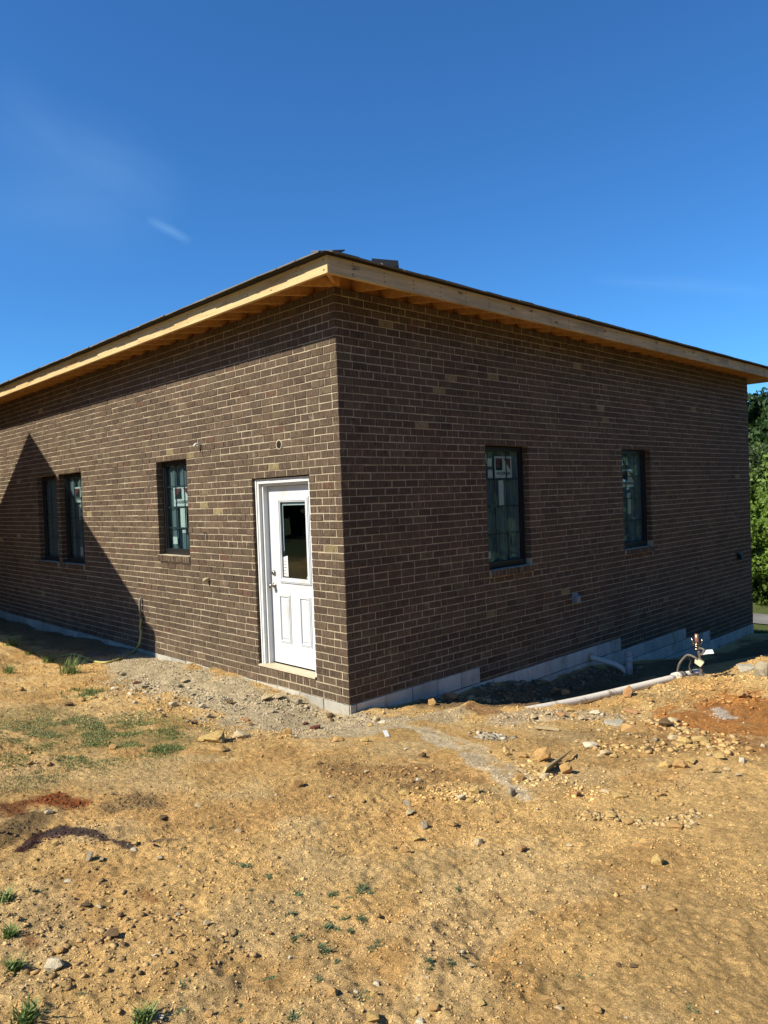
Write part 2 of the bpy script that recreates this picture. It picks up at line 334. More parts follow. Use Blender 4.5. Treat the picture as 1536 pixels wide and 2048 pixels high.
gy = axis([(-600, -60, 60), (-60, -8, 4), (-8, -5, .3), (-5, -1.6, .0115), (-1.6, -.8, .016), (-.8, 1.6, .022), (1.6, 7, .045), (7, 12, .09), (12, 20, .3), (20, 60, 3), (60, 600, 60)])
GX, GY = np.meshgrid(gx, gy); gxf = GX.ravel(); gyf = GY.ravel(); gz = H(gxf, gyf)
nx, ny = len(gx), len(gy); idx = np.arange(nx*ny).reshape(ny, nx)
F = np.stack([idx[:-1, :-1], idx[:-1, 1:], idx[1:, 1:], idx[1:, :-1]], -1).reshape(-1, 4)
m_dirt = mat('sandy tan dirt', attr=True, rough=.97, spec=.1, var=[(55, .3, I3), (240, .42, I3)], bump=[(48, 1, .035, I3), (170, 1, .014, I3)],
             grain=[((.72, .56, .32), 130, .60, .72, I3), ((.16, .09, .04), 85, .63, .74, I3)])
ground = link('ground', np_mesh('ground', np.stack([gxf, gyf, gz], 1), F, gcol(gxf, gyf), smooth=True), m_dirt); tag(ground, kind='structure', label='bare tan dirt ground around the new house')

# loose crumbs of soil and gravel: nobody could count them
ICO_V = []; t_ = (1+5**.5)/2
for a, b in ((-1, t_), (1, t_), (-1, -t_), (1, -t_)): ICO_V += [(a, b, 0), (0, a, b), (b, 0, a)]
ICO_V = np.array(ICO_V)/math.hypot(1, t_)
from itertools import combinations
ed = 1.0515
ICO_F = []
for a, b, c in combinations(range(12), 3):
    P = ICO_V[[a, b, c]]
    if all(abs(np.linalg.norm(P[i]-P[j])-ed) < .05 for i, j in ((0, 1), (1, 2), (0, 2))):
        ICO_F.append((a, b, c) if np.dot(np.cross(P[1]-P[0], P[2]-P[0]), P.sum(0)) > 0 else (a, c, b))
ICO_F = np.array(ICO_F)
def _angular(seed):
    # an irregular lump: icosahedron corners pushed in and out and cut by a few random planes
    r_ = np.random.RandomState(seed); V = ICO_V*(1+r_.uniform(-.2, .2, (12, 1))); V = V+r_.uniform(-.12, .12, (12, 3))
    for _ in range(5):
        n_ = r_.normal(0, 1, 3); n_ /= np.linalg.norm(n_); lim = r_.uniform(.28, .6); d_ = V@n_; V = V-np.where(d_ > lim, d_-lim, 0)[:, None]*n_[None]
    return V
HV = np.stack([_angular(i) for i in range(40)])
def lumps(x, y, r, colr, flat=.6):
    n = len(x); V = HV[RS.randint(0, len(HV), n)]
    V = V*(RS.uniform(.6, 1.3, (n, 1, 3))*np.array([1, 1, flat]))*r[:, None, None]
    an = RS.uniform(0, 6.28, n); ca, sa = np.cos(an)[:, None], np.sin(an)[:, None]
    X = V[:, :, 0]*ca-V[:, :, 1]*sa; Y = V[:, :, 0]*sa+V[:, :, 1]*ca
    z = H(x, y)+r*.12
    V = np.stack([X+x[:, None], Y+y[:, None], V[:, :, 2]+z[:, None]], -1).reshape(-1, 3)
    Fc = (ICO_F[None]+(np.arange(n)*12)[:, None, None]).reshape(-1, 3)
    return V, Fc, np.repeat(colr, 12, 0)
def scatter(n, x0, x1, y0, y1, thr, seed):
    x = RS.uniform(x0, x1, n); y = RS.uniform(y0, y1, n); k = fbm(x*1.6, y*1.6, 4, seed)+RS.uniform(-.12, .12, n) > thr
    k &= ~((x < .03) & (y > -.03)); return x[k], y[k]
parts = []
for (n, x0, x1, y0, y1, thr, rmin, rmax) in ((48000, 1.2, 5.6, -4.6, -1.2, .40, .0026, .0085), (14000, -1, 5.2, -3.6, 1.5, .49, .0035, .011), (1100, -1.5, 5, -4, 2, .54, .008, .020),
                                         (9000, -5, .5, -1.5, .0, .42, .004, .018), (5500, -8, 0, -4, -1, .5, .006, .02), (7000, 0.03, 3.2, .2, 6, .47, .007, .024), (2500, 1.5, 4, .5, 5, .5, .008, .028)):
    x, y = scatter(n, x0, x1, y0, y1, thr, 40+len(parts)); r = rmin+(rmax-rmin)*RS.uniform(0, 1, len(x))**2.6
    c = gcol(x, y)*RS.uniform(.62, 1.08, (len(x), 1)); pale = RS.uniform(0, 1, len(x)) < .03
    c[pale] = np.array([.72, .58, .38])*RS.uniform(.75, 1.15, (pale.sum(), 1)); parts.append(lumps(x, y, r, c))
# dense spill of clods along the heap, the rubble lines and the trench lip
for (pp, wd, n, rmin, rmax, cc) in ((pth((700, 1412), (790, 1402), (900, 1402), (1080, 1402)), .12, 500, .01, .04, None), (pth((880, 1402), (920, 1398)), .12, 160, .012, .045, (.40, .28, .16)), (pth((970, 1470), (1000, 1480)), .10, 120, .012, .035, (.46, .38, .26)),
    (pth((1180, 1490), (1300, 1500), (1400, 1475), (1450, 1500)), .17, 380, .01, .042, (.84, .56, .24)), (pth((1040, 1545), (1100, 1560), (1000, 1500)), .12, 90, .01, .035, (.84, .58, .26)), (pth((1060, 1560), (1200, 1590)), .2, 160, .008, .02, None), (pth((1160, 1630), (1250, 1640), (1340, 1647), (1400, 1630)), .07, 220, .008, .028, (.80, .58, .28)),
    (pth((10, 1690), (50, 1650)), .14, 70, .005, .02, (.24, .16, .09)), (pth((50, 1697), (90, 1675), (140, 1664), (220, 1682)), .05, 300, .004, .012, (.12, .07, .065)), (pth((85, 1600), (150, 1612)), .11, 110, .005, .02, (.36, .12, .045)), (pth((235, 1590), (290, 1615)), .12, 110, .005, .018, (.32, .23, .13)),
    (pth((1060, 1430), (1200, 1430), (1260, 1440)), .17, 260, .006, .028, (.56, .46, .30)), (pth((1290, 1380), (1400, 1375), (1536, 1350)), .35, 420, .006, .03, None), (pth((1430, 1430), (1460, 1440)), .10, 60, .006, .014, (.95, .85, .68)),
    (pth((860, 1575), (960, 1590), (800, 1580)), .16, 200, .006, .02, None), (pth((150, 1840), (260, 1880), (340, 1900)), .42, 420, .006, .022, (.66, .44, .20)), (pth((20, 1760), (200, 1800)), .4, 240, .005, .016, (.60, .40, .18)), (pth((640, 1535), (880, 1560)), .25, 260, .006, .022, (.66, .40, .17)), (pth((1230, 1560), (1400, 1600)), .3, 300, .006, .02, (.74, .50, .22)), (pth((260, 1360), (420, 1400), (600, 1430)), .35, 500, .006, .024, (.70, .60, .42)), (pth((520, 1390), (690, 1430)), .07, 160, .008, .03, (.74, .64, .45)), (pth((780, 1400), (900, 1398), (1000, 1400), (1100, 1400)), .07, 200, .012, .055, (.78, .54, .27)), (pth((965, 1470), (1000, 1478)), .07, 90, .015, .045, (.74, .66, .50)), (pth((250, 1370), (400, 1400), (560, 1410)), .3, 420, .008, .036, (.72, .62, .44)), (pth((850, 1385), (1000, 1378), (1150, 1360), (1280, 1335)), .22, 240, .015, .07, (.42, .32, .21)), (pth((1380, 1385), (1490, 1400)), .2, 120, .01, .05, (.78, .44, .16)), (pth((1280, 1440), (1420, 1470)), .2, 140, .01, .045, (.80, .56, .26)), (pth((330, 1330), (500, 1375)), .06, 150, .006, .022, (.72, .62, .44)), (pth((500, 1400), (680, 1435), (800, 1440)), .2, 400, .006, .022, (.44, .36, .24))):
    pp = np.array(pp); k = RS.randint(0, len(pp)-1, n); t = RS.uniform(0, 1, n); x = pp[k, 0]*(1-t)+pp[k+1, 0]*t+RS.normal(0, wd*.55, n); y = pp[k, 1]*(1-t)+pp[k+1, 1]*t+RS.normal(0, wd*.55, n)
    ok = ~((x < .04) & (y > -.04)); x, y = x[ok], y[ok]; n = len(x)
    r = rmin+(rmax-rmin)*RS.uniform(0, 1, n)**2.4; c = gcol(x, y)*1.1 if cc is None else np.array(cc)[None]*RS.uniform(.5, 1.15, (n, 1)); parts.append(lumps(x, y, r, c, .5))
off = 0; VV = []; FF = []; CC = []
for v, f, c in parts: VV.append(v); FF.append(f+off); CC.append(c); off += len(v)
m_clod = mat('loose soil crumbs', attr=True, rough=.95, spec=.12, var=[(120, .2, I3)], bump=[(200, .6, .004, I3)])
gr = link('gravel', np_mesh('gravel', np.concatenate(VV), np.concatenate(FF), np.concatenate(CC)), m_clod); tag(gr, 'loose crumbs of soil and fine gravel over the bare dirt', 'gravel', kind='stuff')

# ------------------------------------------------------------------ rocks
def rock_mesh(seed, boxy=.0):
    import bmesh
    rr = random.Random(seed); bm = bmesh.new(); pts = []
    for i in range(15 if not boxy else 22):
        v = Vector((rr.gauss(0, 1), rr.gauss(0, 1), rr.gauss(0, 1))).normalized()
        if boxy: v = Vector([max(-1, min(1, c*(1.9 if boxy > .5 else 1.5))) for c in v])*.72
        pts.append(bm.verts.new(v*rr.uniform(.72, 1.12)))
    r_ = bmesh.ops.convex_hull(bm, input=pts)
    bmesh.ops.delete(bm, geom=[g for g in bm.verts if not g.link_faces], context='VERTS')
    bmesh.ops.bevel(bm, geom=bm.edges[:], offset=.03, segments=1, affect='EDGES', clamp_overlap=True)
    bmesh.ops.triangulate(bm, faces=bm.faces[:]); bmesh.ops.subdivide_edges(bm, edges=[e for e in bm.edges if e.calc_length() > .35], cuts=2)
    for v in bm.verts: v.co += Vector(mnoise.noise_vector(v.co*3+Vector((seed, 0, 0))))*.045
    me = bpy.data.meshes.new('rock'); bm.to_mesh(me); bm.free(); return me
ROCKM = {}
def rockmat(key):
    if key not in ROCKM:
        col = {'tan': (.80, .50, .20), 'gold': (.88, .62, .24), 'pale': (.98, .78, .46), 'white': (1.1, .98, .70), 'grey': (.60, .51, .35), 'brown': (.26, .17, .09), 'red': (.26, .10, .07), 'pink': (.74, .42, .20), 'conc': (.66, .60, .46)}[key]
        ROCKM[key] = mat(key+' stone', col, .9, .2, var=[(3.5, .22, I3), (28, .16, I3)], bump=[(9, .5, .05, I3), (40, .5, .02, I3)], grain=[((.50, .30, .11), 2.2, .55, .7, I3)] if key not in ('red', 'brown', 'grey', 'conc') else None)
    return ROCKM[key]
PROTO = {}
def rock(px, py, wpx, key='tan', label=None, flat=.6, boxy=0, name='rock', rz=None, tilt=None, sink=.3, asp=1.0):
    p, dist = at(px, py+wpx*.12); r = wpx*dist/1477/2/.93
    k = (key, random.randrange(5), boxy)
    if k not in PROTO:
        me = rock_mesh(hash(k[1])*7+len(PROTO)*3+1, boxy); me.materials.append(rockmat(key)); PROTO[k] = me
    o = bpy.data.objects.new(name, PROTO[k]); C.objects.link(o)
    fl = flat*random.uniform(.9, 1.1)
    o.scale = (r*1.05, r*asp*random.uniform(.75, .95), r*fl); o.rotation_euler = (tilt[0] if tilt else random.uniform(-.2, .2), tilt[1] if tilt else random.uniform(-.2, .2), rz if rz is not None else .72+random.uniform(-.5, .5))
    o.location = (p.x, p.y, p.z+r*fl*(1-sink*1.6))
    cn = {'tan': 'tan', 'gold': 'yellow tan', 'pale': 'pale', 'white': 'whitish', 'grey': 'grey', 'brown': 'dark brown', 'red': 'dark red', 'pink': 'orange pink', 'conc': 'grey'}[key]
    if label: tag(o, label, 'rock', 'loose rocks on the dirt')
    else: tag(o, 'small %s stone lying on the bare dirt' % cn, 'stone', 'small %s stones on the dirt' % cn)
    return o
BIG = [
 (430, 1477, 52, 'gold', 'largest yellow tan rock, below the grass patch left of the door step', .55),
 (404, 1480, 22, 'gold', 'small yellow tan rock touching the left side of the largest rock by the grass', .9),
 (483, 1472, 36, 'pale', 'pale yellow rock just right of the largest rock below the grass', .6),
 (440, 1496, 46, 'tan', 'flat orange tan slab in front of the largest rock below the grass', .3),
 (594, 1570, 27, 'tan', 'lone tan rock with a dark shaded face, in open dirt straight below the house corner', .85),
 (1315, 1726, 26, 'gold', 'square yellow rock standing alone on the smooth dirt at lower right', 1.15),
 (1339, 1815, 29, 'tan', 'flat tan pointed stone below the square yellow rock', .4),
 (110, 1932, 38, 'white', 'white topped angular rock near the bottom left corner', .95),
 (180, 1716, 24, 'grey', 'grey shard standing tilted just below the purple ash streak', .9),
 (227, 1868, 34, 'brown', 'brown clod in crumbly dirt, right of the white topped rock', .7),
 (108, 1690, 18, 'gold', 'rounded yellow stone lying on the dark end of the ash streak', .9),
 (1084, 1516, 44, 'tan', 'big tan angular rock left of the tilted wooden shard', .85),
 (1131, 1542, 34, 'tan', 'blocky tan rock right of the tilted wooden shard', .9),
 (1089, 1556, 28, 'pale', 'pale yellow rock under the left end of the wooden shard', .65),
 (1038, 1557, 24, 'tan', 'tan rock at the left end of the row below the wooden shard', .7),
 (1237, 1594, 26, 'gold', 'round yellow rock alone in the middle of the right dirt', .85),
 (1211, 1582, 22, 'pale', 'long pale stone just left of the round yellow rock', .5),
 (1153, 1589, 26, 'pink', 'pinkish tan stone left of the long pale stone', .55),
 (1024, 1591, 19, 'grey', 'grey upright stone at the end of the grey wheel track', 1.1),
 (1331, 1449, 26, 'brown', 'rounded brown rock above the yellow rubble', .95),
 (1346, 1442, 24, 'pale', 'pale rock resting against the rounded brown rock', .7),
 (1358, 1531, 30, 'tan', 'blocky tan rock, larger of the pair right of centre rubble', .85),
 (1330, 1532, 26, 'gold', 'rounded yellow rock, left one of the pair by the blocky tan rock', .7),
 (1398, 1479, 38, 'gold', 'largest angular yellow rock of the rubble near the orange soil', .55),
 (1369, 1483, 28, 'gold', 'yellow rock left of the largest angular one in the rubble', .6),
 (1345, 1476, 26, 'pale', 'pale yellow slab at the left end of the rubble', .45),
 (1438, 1512, 26, 'gold', 'yellow stone at the lower right end of the rubble', .5),
 (1497, 1499, 22, 'tan', 'tan wedge stone on the orange soil near the right edge', .7),
 (1485, 1523, 20, 'white', 'white stone below the tan wedge near the right edge', .7),
 (1426, 1540, 22, 'gold', 'flat yellow stone below the rubble', .5),
 (1453, 1538, 14, 'pale', 'small round pale stone right of the flat yellow stone', .7),
 (1481, 1391, 22, 'tan', 'orange clod perched on the bank below the concrete chunk', .9),
 (1256, 1643, 28, 'tan', 'flat tan stone at the left of the lower stone row', .45),
 (1174, 1629, 26, 'tan', 'flat tan stone half buried left of the lower stone row', .3),
 (1349, 1647, 42, 'tan', 'long flat tan slab in the lower stone row', .3),
 (1387, 1648, 16, 'pale', 'pale cube shaped stone at the right end of the lower stone row', .9),
 (1181, 1492, 28, 'white', 'whitish crumbly rock above the small pale spill', .65),
 (948, 1583, 26, 'gold', 'yellow tan rock, top right of the cluster of three', .7),
 (923, 1594, 22, 'white', 'pale rock, left of the cluster of three', .6),
 (939, 1602, 18, 'gold', 'yellow rock, lowest of the cluster of three', .7),
 (814, 1611, 19, 'grey', 'upper one of two greyish stones touching in open dirt', .9),
 (822, 1626, 22, 'pale', 'lower one of two greyish stones touching in open dirt', .6),
 (847, 1653, 22, 'grey', 'grey topped stone right below the two touching stones', .75),
 (957, 1687, 24, 'pale', 'pale stone casting a dark round shadow, right of centre', .7),
 (1044, 1699, 26, 'pink', 'orange streaked stone alone right of centre', .6),
 (808, 1587, 22, 'gold', 'yellow tan stone above the two touching greyish stones', .7),
 (665, 1987, 26, 'tan', 'orange tan rock near the bottom edge left of centre', .7),
 (747, 2034, 28, 'gold', 'yellow rock at the bottom edge near the centre', .8),
 (747, 1990, 18, 'gold', 'rounded yellow stone just above the bottom centre rock', .8),
 (754, 1968, 16, 'white', 'white tipped stone, topmost of the three at the bottom centre', .8),
 (1529, 1350, 44, 'grey', 'big grey boulder cut by the right edge of the photo', .95),
 (900, 1398, 34, 'pink', 'knobbly clod on top of the soil heap beside the house corner', .9),
 (865, 1407, 20, 'tan', 'tan clod left of the knobbly clod on the soil heap', .7),
 (1258, 1388, 26, 'pink', 'reddish clod sitting against the long white pipe', 1.1),
 (1262, 1424, 34, 'pink', 'slanted orange tan slab below the long white pipe', .45),
]
for a in BIG: rock(*a[:4], label=a[4], flat=a[5])
o = rock(630, 1455, 26, 'red', 'dark red brick piece lying below the house corner', .4, .9, 'brick_piece'); o['category'] = 'brick piece'
o = rock(610, 1447, 18, 'red', 'smaller dark red brick piece left of the other brick piece', .4, .9, 'brick_piece'); o['category'] = 'brick piece'
o = rock(275, 1365, 18, 'red', 'reddish brick piece in the grey rubble left of the door', .4, .9, 'brick_piece'); o['category'] = 'brick piece'
o = rock(1493, 1336, 36, 'conc', 'grey concrete chunk half buried in the bank near the right edge', .4, .9, 'concrete_chunk', rz=.75, tilt=(0, 0), sink=.35); o['category'] = 'concrete chunk'
o = rock(1228, 1445, 42, 'conc', 'thin grey concrete slab lying flat below the long white pipe', .22, .9, 'concrete_chunk', rz=.5, tilt=(.1, 0)); o['category'] = 'concrete chunk'
o = rock(1272, 1454, 62, 'tan', 'long thick brown slab of stone below the long white pipe', .30, .9, 'rock', rz=.4, tilt=(.1, .05), asp=.45)
SM = [(110, 1439, 14, 'gold'), (122, 1443, 10, 'tan'), (163, 1401, 18, 'tan'), (205, 1398, 16, 'gold'), (180, 1399, 12, 'gold'), (42, 1379, 19, 'tan'), (140, 1409, 18, 'brown'), (227, 1495, 18, 'tan'), (60, 1526, 15, 'tan'), (98, 1624, 20, 'white'), (190, 1395, 12, 'tan'), (100, 1530, 20, 'tan'),
 (205, 1718, 12, 'grey'), (321, 1717, 17, 'grey'), (327, 1637, 22, 'brown'), (476, 1662, 18, 'pale'), (268, 1699, 15, 'white'), (270, 1686, 15, 'gold'), (395, 1612, 18, 'pale'), (173, 1810, 20, 'brown'), (199, 1812, 15, 'pale'), (241, 1832, 17, 'brown'), (247, 1887, 13, 'brown'), (300, 1885, 8, 'white'), (309, 1911, 13, 'white'), (340, 1905, 12, 'grey'),
 (357, 1830, 14, 'grey'), (365, 1818, 10, 'pale'), (20, 1948, 17, 'gold'), (122, 1902, 26, 'tan'), (323, 2035, 14, 'white'), (418, 2028, 21, 'tan'), (136, 1762, 18, 'white'), (70, 1718, 16, 'gold'), (305, 1688, 12, 'pink'), (415, 1847, 18, 'pale'), (345, 1800, 9, 'tan'),
 (834, 1676, 21, 'gold'), (809, 1701, 24, 'tan'), (790, 1698, 12, 'brown'), (939, 1727, 11, 'tan'), (1000, 1633, 19, 'tan'), (994, 1645, 12, 'brown'), (902, 1648, 21, 'tan'), (915, 1650, 10, 'brown'), (757, 1832, 17, 'tan'), (942, 1932, 15, 'pale'), (925, 1904, 10, 'white'), (962, 2006, 18, 'gold'), (835, 1998, 14, 'pale'), (855, 1955, 8, 'white'), (814, 1955, 8, 'pale'),
 (580, 1915, 11, 'white'), (537, 1865, 14, 'tan'), (575, 1893, 15, 'tan'), (868, 2015, 26, 'tan'), (825, 2025, 20, 'gold'), (840, 2042, 20, 'white'), (627, 1643, 10, 'pale'), (712, 1984, 10, 'white'), (1139, 1690, 15, 'pale'), (1290, 1776, 18, 'pale'), (1263, 1783, 10, 'tan'), (1302, 1877, 20, 'tan'), (1029, 1927, 15, 'gold'), (1196, 2020, 20, 'tan'), (1435, 2023, 9, 'white'), (1119, 2016, 18, 'pale'), (1110, 2004, 16, 'tan'),
 (1217, 1729, 14, 'tan'), (1131, 1732, 10, 'pale'), (1238, 1930, 14, 'brown'), (1268, 1932, 16, 'brown'), (1252, 2035, 8, 'white'), (725, 1602, 16, 'tan'), (662, 1594, 9, 'white'), (553, 1590, 10, 'white'), (860, 1577, 21, 'tan'), (877, 1580, 10, 'brown'), (733, 1544, 11, 'pale'), (845, 1512, 19, 'brown'), (640, 1526, 16, 'brown'), (630, 1511, 15, 'gold'), (590, 1548, 14, 'tan'), (836, 1560, 12, 'white'),
 (812, 1498, 9, 'white'), (1119, 1531, 12, 'tan'), (1065, 1560, 16, 'pale'), (1045, 1512, 22, 'tan'), (1014, 1507, 16, 'tan'), (1209, 1505, 22, 'pale'), (1227, 1512, 18, 'gold'), (1200, 1512, 12, 'pale'), (1380, 1523, 22, 'gold'), (1395, 1538, 18, 'tan'), (1297, 1497, 18, 'brown'), (1269, 1512, 15, 'tan'), (1253, 1520, 12, 'gold'), (1223, 1631, 24, 'gold'), (1375, 1653, 14, 'pale'), (1396, 1634, 12, 'grey'), (1310, 1633, 12, 'gold'),
 (1290, 1640, 20, 'gold'), (1317, 1589, 18, 'tan'), (1330, 1590, 10, 'brown'), (1197, 1660, 7, 'grey'), (1075, 1668, 8, 'tan'), (1008, 1633, 14, 'pink'), (1410, 1488, 18, 'gold'), (1420, 1495, 16, 'pale'), (1385, 1492, 16, 'gold'), (1360, 1490, 14, 'gold'), (1418, 1510, 14, 'pale'), (1470, 1480, 14, 'tan'), (1526, 1492, 14, 'white'), (1534, 1546, 12, 'gold'), (1478, 1550, 14, 'pale'), (1500, 1560, 12, 'tan'),
 (1453, 1555, 10, 'tan'), (1340, 1560, 10, 'tan'), (1070, 1435, 20, 'pale'), (1098, 1428, 16, 'pale'), (1122, 1430, 22, 'pink'), (1150, 1432, 18, 'tan'), (1165, 1438, 20, 'pale'), (1190, 1425, 22, 'white'), (1205, 1430, 14, 'white'), (1140, 1420, 20, 'gold'), (1300, 1400, 12, 'tan'), (1352, 1395, 10, 'tan'), (1312, 1480, 14, 'grey'), (1110, 1382, 28, 'pink'), (1130, 1385, 22, 'tan'), (1150, 1378, 24, 'brown'),
 (240, 1346, 12, 'brown'), (246, 1349, 14, 'grey'), (290, 1374, 16, 'grey'), (230, 1378, 16, 'white'), (262, 1388, 14, 'white'), (357, 1372, 16, 'grey'), (370, 1362, 18, 'pale'), (460, 1404, 16, 'brown'), (347, 1408, 20, 'white'), (320, 1420, 14, 'white'), (405, 1412, 18, 'white'), (390, 1445, 16, 'brown'), (376, 1443, 12, 'grey'), (362, 1435, 14, 'gold'), (417, 1431, 16, 'grey'), (328, 1432, 14, 'brown'), (270, 1405, 12, 'white'),
 (535, 1397, 26, 'pale'), (560, 1395, 24, 'pale'), (596, 1405, 20, 'grey'), (545, 1422, 16, 'grey'), (660, 1432, 18, 'brown'), (665, 1441, 12, 'brown'), (752, 1440, 18, 'pale'), (765, 1445, 16, 'white'), (740, 1450, 12, 'gold'), (575, 1465, 22, 'tan'), (560, 1475, 14, 'tan'), (594, 1475, 12, 'brown'), (675, 1480, 26, 'tan'), (728, 1480, 20, 'gold'), (490, 1440, 18, 'pink'), (500, 1448, 14, 'tan'), (520, 1470, 12, 'tan')]
for a in SM: rock(*a)

# wooden shard leaning between the rocks
def obox(name, c, ax, half, m, parent=None, taper=0):
    ax = [Vector(a).normalized() for a in ax]; b = MB(); vs = []
    for sz in (-1, 1):
        for sx, sy in ((-1, -1), (1, -1), (1, 1), (-1, 1)):
            k = 1-taper if sx > 0 else 1
            vs.append(Vector(c)+ax[0]*sx*half[0]+ax[1]*sy*half[1]*k+ax[2]*sz*half[2]*k)
    b.add(vs, [(3, 2, 1, 0), (4, 5, 6, 7), (0, 1, 5, 4), (1, 2, 6, 5), (2, 3, 7, 6), (3, 0, 4, 7)]); return b.build(name, m, parent)
p0, _ = at(1090, 1550); p1, _ = at(1142, 1516); mid = (p0+p1)/2+Vector((0, 0, .04)); a0 = (p1-p0); a0.z += .03; a0.normalize(); a1 = Vector((0, 0, 1)); a1 = (a1-a0*a1.dot(a0)).normalized(); a1 = (a1+a0.cross(a1)*.5).normalized()
o = obox('wood_shard', mid, (a0, a1, a0.cross(a1)), ((p1-p0).length*.55, .045, .008), m_wood, taper=.85); tag(o, 'pointed wooden shard leaning between two tan rocks', 'wood shard')
p0, _ = at(1070, 1457); p1, _ = at(1118, 1462); a0 = (p1-p0).normalized(); o = obox('wood_strip', (p0+p1)/2+Vector((0, 0, .012)), (a0, Vector((0, 0, 1)).cross(a0), (0, 0, 1)), ((p1-p0).length*.5, .02, .006), m_wood2); tag(o, 'thin flat wooden strip lying right of the grey wheel track', 'wood strip')
p0, _ = at(770, 1463); p1, _ = at(775, 1475); a0 = (p1-p0).normalized(); o = obox('plastic_scrap', (p0+p1)/2+Vector((0, 0, .008)), (a0, Vector((0, 0, 1)).cross(a0), (0, 0, 1)), ((p1-p0).length*.5, .018, .003), m_trim); tag(o, 'small white flat scrap on the dirt below the house corner', 'scrap')

# ------------------------------------------------------------------ grass
m_blade = mat('green grass blade', attr=True, rough=.6, spec=.3, transl=.25)
def blades(xs, ys, hmin, hmax, lean, colr, wd=.003):
    n = len(xs); z = H(xs, ys)-.004; h = RS.uniform(hmin, hmax, n); a = RS.uniform(0, 6.283, n); l = RS.uniform(.15, 1, n)*lean*h
    dx, dy = np.cos(a), np.sin(a); px_, py_ = -dy*wd*RS.uniform(.7, 1.4, n), dx*wd*RS.uniform(.7, 1.4, n)
    P0 = np.stack([xs, ys, z], 1); s = np.stack([px_, py_, 0*h], 1)
    P1 = P0+np.stack([dx*l*.35, dy*l*.35, h*.6], 1); P2 = P0+np.stack([dx*l, dy*l, h], 1)
    V = np.stack([P0-s, P0+s, P1+s*.8, P1-s*.8, P2], 1).reshape(-1, 3); b = (np.arange(n)*5)[:, None]
    Fq = np.concatenate([b+np.array([[0, 1, 2]]), b+np.array([[0, 2, 3]]), b+np.array([[3, 2, 4]])], 0)
    c = np.repeat(np.array(colr)[None]*1.2*RS.uniform(.6, 1.35, (n, 1))*RS.uniform(.9, 1.1, (n, 3)), 5, 0); return V, Fq, c
def grassobj(name, sets):
    off = 0; A, B, D = [], [], []
    for v, f, c in sets: A.append(v); B.append(f+off); D.append(c); off += len(v)
    return link(name, np_mesh(name, np.concatenate(A), np.concatenate(B), np.concatenate(D)), m_blade)
def patch(pp, spread, n, **k):
    pp = np.array(pth(*pp)); i = RS.randint(0, len(pp)-1, n); t = RS.uniform(0, 1, n)
    x = pp[i, 0]*(1-t)+pp[i+1, 0]*t+RS.normal(0, spread, n); y = pp[i, 1]*(1-t)+pp[i+1, 1]*t+RS.normal(0, spread, n)
    keep = fbm(x*5, y*5, 4, 77)+RS.uniform(-.10, .10, n) > .47; return blades(x[keep], y[keep], **k)
GG = (.22, .29, .09); GD = (.36, .34, .14); GB = (.24, .29, .11)
g1 = grassobj('grass_patch', [patch([(50, 1460), (130, 1450), (210, 1450)], .3, 13000, hmin=.006, hmax=.022, lean=1.1, colr=GB, wd=.0022), patch([(60, 1510), (140, 1500), (200, 1510)], .3, 12000, hmin=.006, hmax=.02, lean=1.1, colr=GG, wd=.0022),
   patch([(240, 1440), (310, 1465), (350, 1490)], .28, 13000, hmin=.006, hmax=.022, lean=1.1, colr=GG, wd=.0022), patch([(300, 1490), (340, 1500)], .09, 2400, hmin=.01, hmax=.03, lean=1, colr=GG, wd=.0022), patch([(0, 1490), (90, 1530), (230, 1500)], .3, 8000, hmin=.006, hmax=.02, lean=1.1, colr=GD, wd=.0022),
   patch([(20, 1570), (80, 1560)], .2, 3000, hmin=.006, hmax=.02, lean=1.1, colr=GD, wd=.002), patch([(150, 1385), (200, 1390)], .10, 1400, hmin=.02, hmax=.05, lean=1, colr=GG, wd=.003)])
tag(g1, 'low sparse green grass growing in patches over the dirt at left', 'grass', kind='stuff')
# lawn behind the house at the right
nl = 60000; lx = RS.uniform(-2, 14, nl); ly = 11.3+RS.uniform(0, 1, nl)**1.5*4.6
g2 = grassobj('lawn_grass', [blades(lx, ly, .04, .10, .9, (.20, .27, .07), wd=.006)]); tag(g2, 'bright green mown grass beyond the far corner of the house', 'grass', kind='stuff')
TUFT = [(140, 1345, 44, .0, 'tall green grass tuft at the end of the yellow hose'), (96, 1325, 26, 0, 'grass tuft left of the tall one at the edge of the shade'), (26, 1293, 34, 0, 'leftmost grass tuft on the sunny bank'), (60, 1310, 18, 0, 'short dry tuft between the two grass tufts on the bank'),
        (18, 1345, 24, 0, 'low weed tuft by the left edge on the orange bank'), (8, 1800, 30, 0, 'weed tuft cut by the left edge beside the crumbly dirt'), (20, 1872, 30, 0, 'larger weed tuft on the left edge above the small yellow stone'), (30, 1938, 30, 0, 'weed tuft around the small yellow stone at the left edge'), (55, 2044, 44, 0, 'tall grass tuft in the bottom left corner'), (285, 2044, 40, 0, 'grass tuft at the bottom edge beside a white stone')]
def tuft(px, py, wpx, label, many):
    p, d = at(px, py); r = wpx*d/1477/2; n = int(34+wpx*3.0)
    k_ = 5 if not many else 1; cx_ = RS.normal(0, r*.4, k_); cy_ = RS.normal(0, r*.4, k_); ii = RS.randint(0, k_, n); sp = r*(.42 if many else .2)
    x = p.x+cx_[ii]*(not many)+RS.normal(0, sp, n); y = p.y+cy_[ii]*(not many)+RS.normal(0, sp, n)
    tall = many; o = grassobj('grass_tuft', [blades(x, y, r*(.15 if tall else .10), r*(1.7 if tall else .5), 1.3 if tall else 2.2, (.24, .33, .10) if tall else (.15, .21, .10), wd=.0032 if tall else .0022)])
    if label: tag(o, label, 'grass tuft', 'grass tufts on the dirt')
    else: tag(o, 'small flat green weed sprouting from the bare dirt', 'weed', 'small weeds on the dirt')
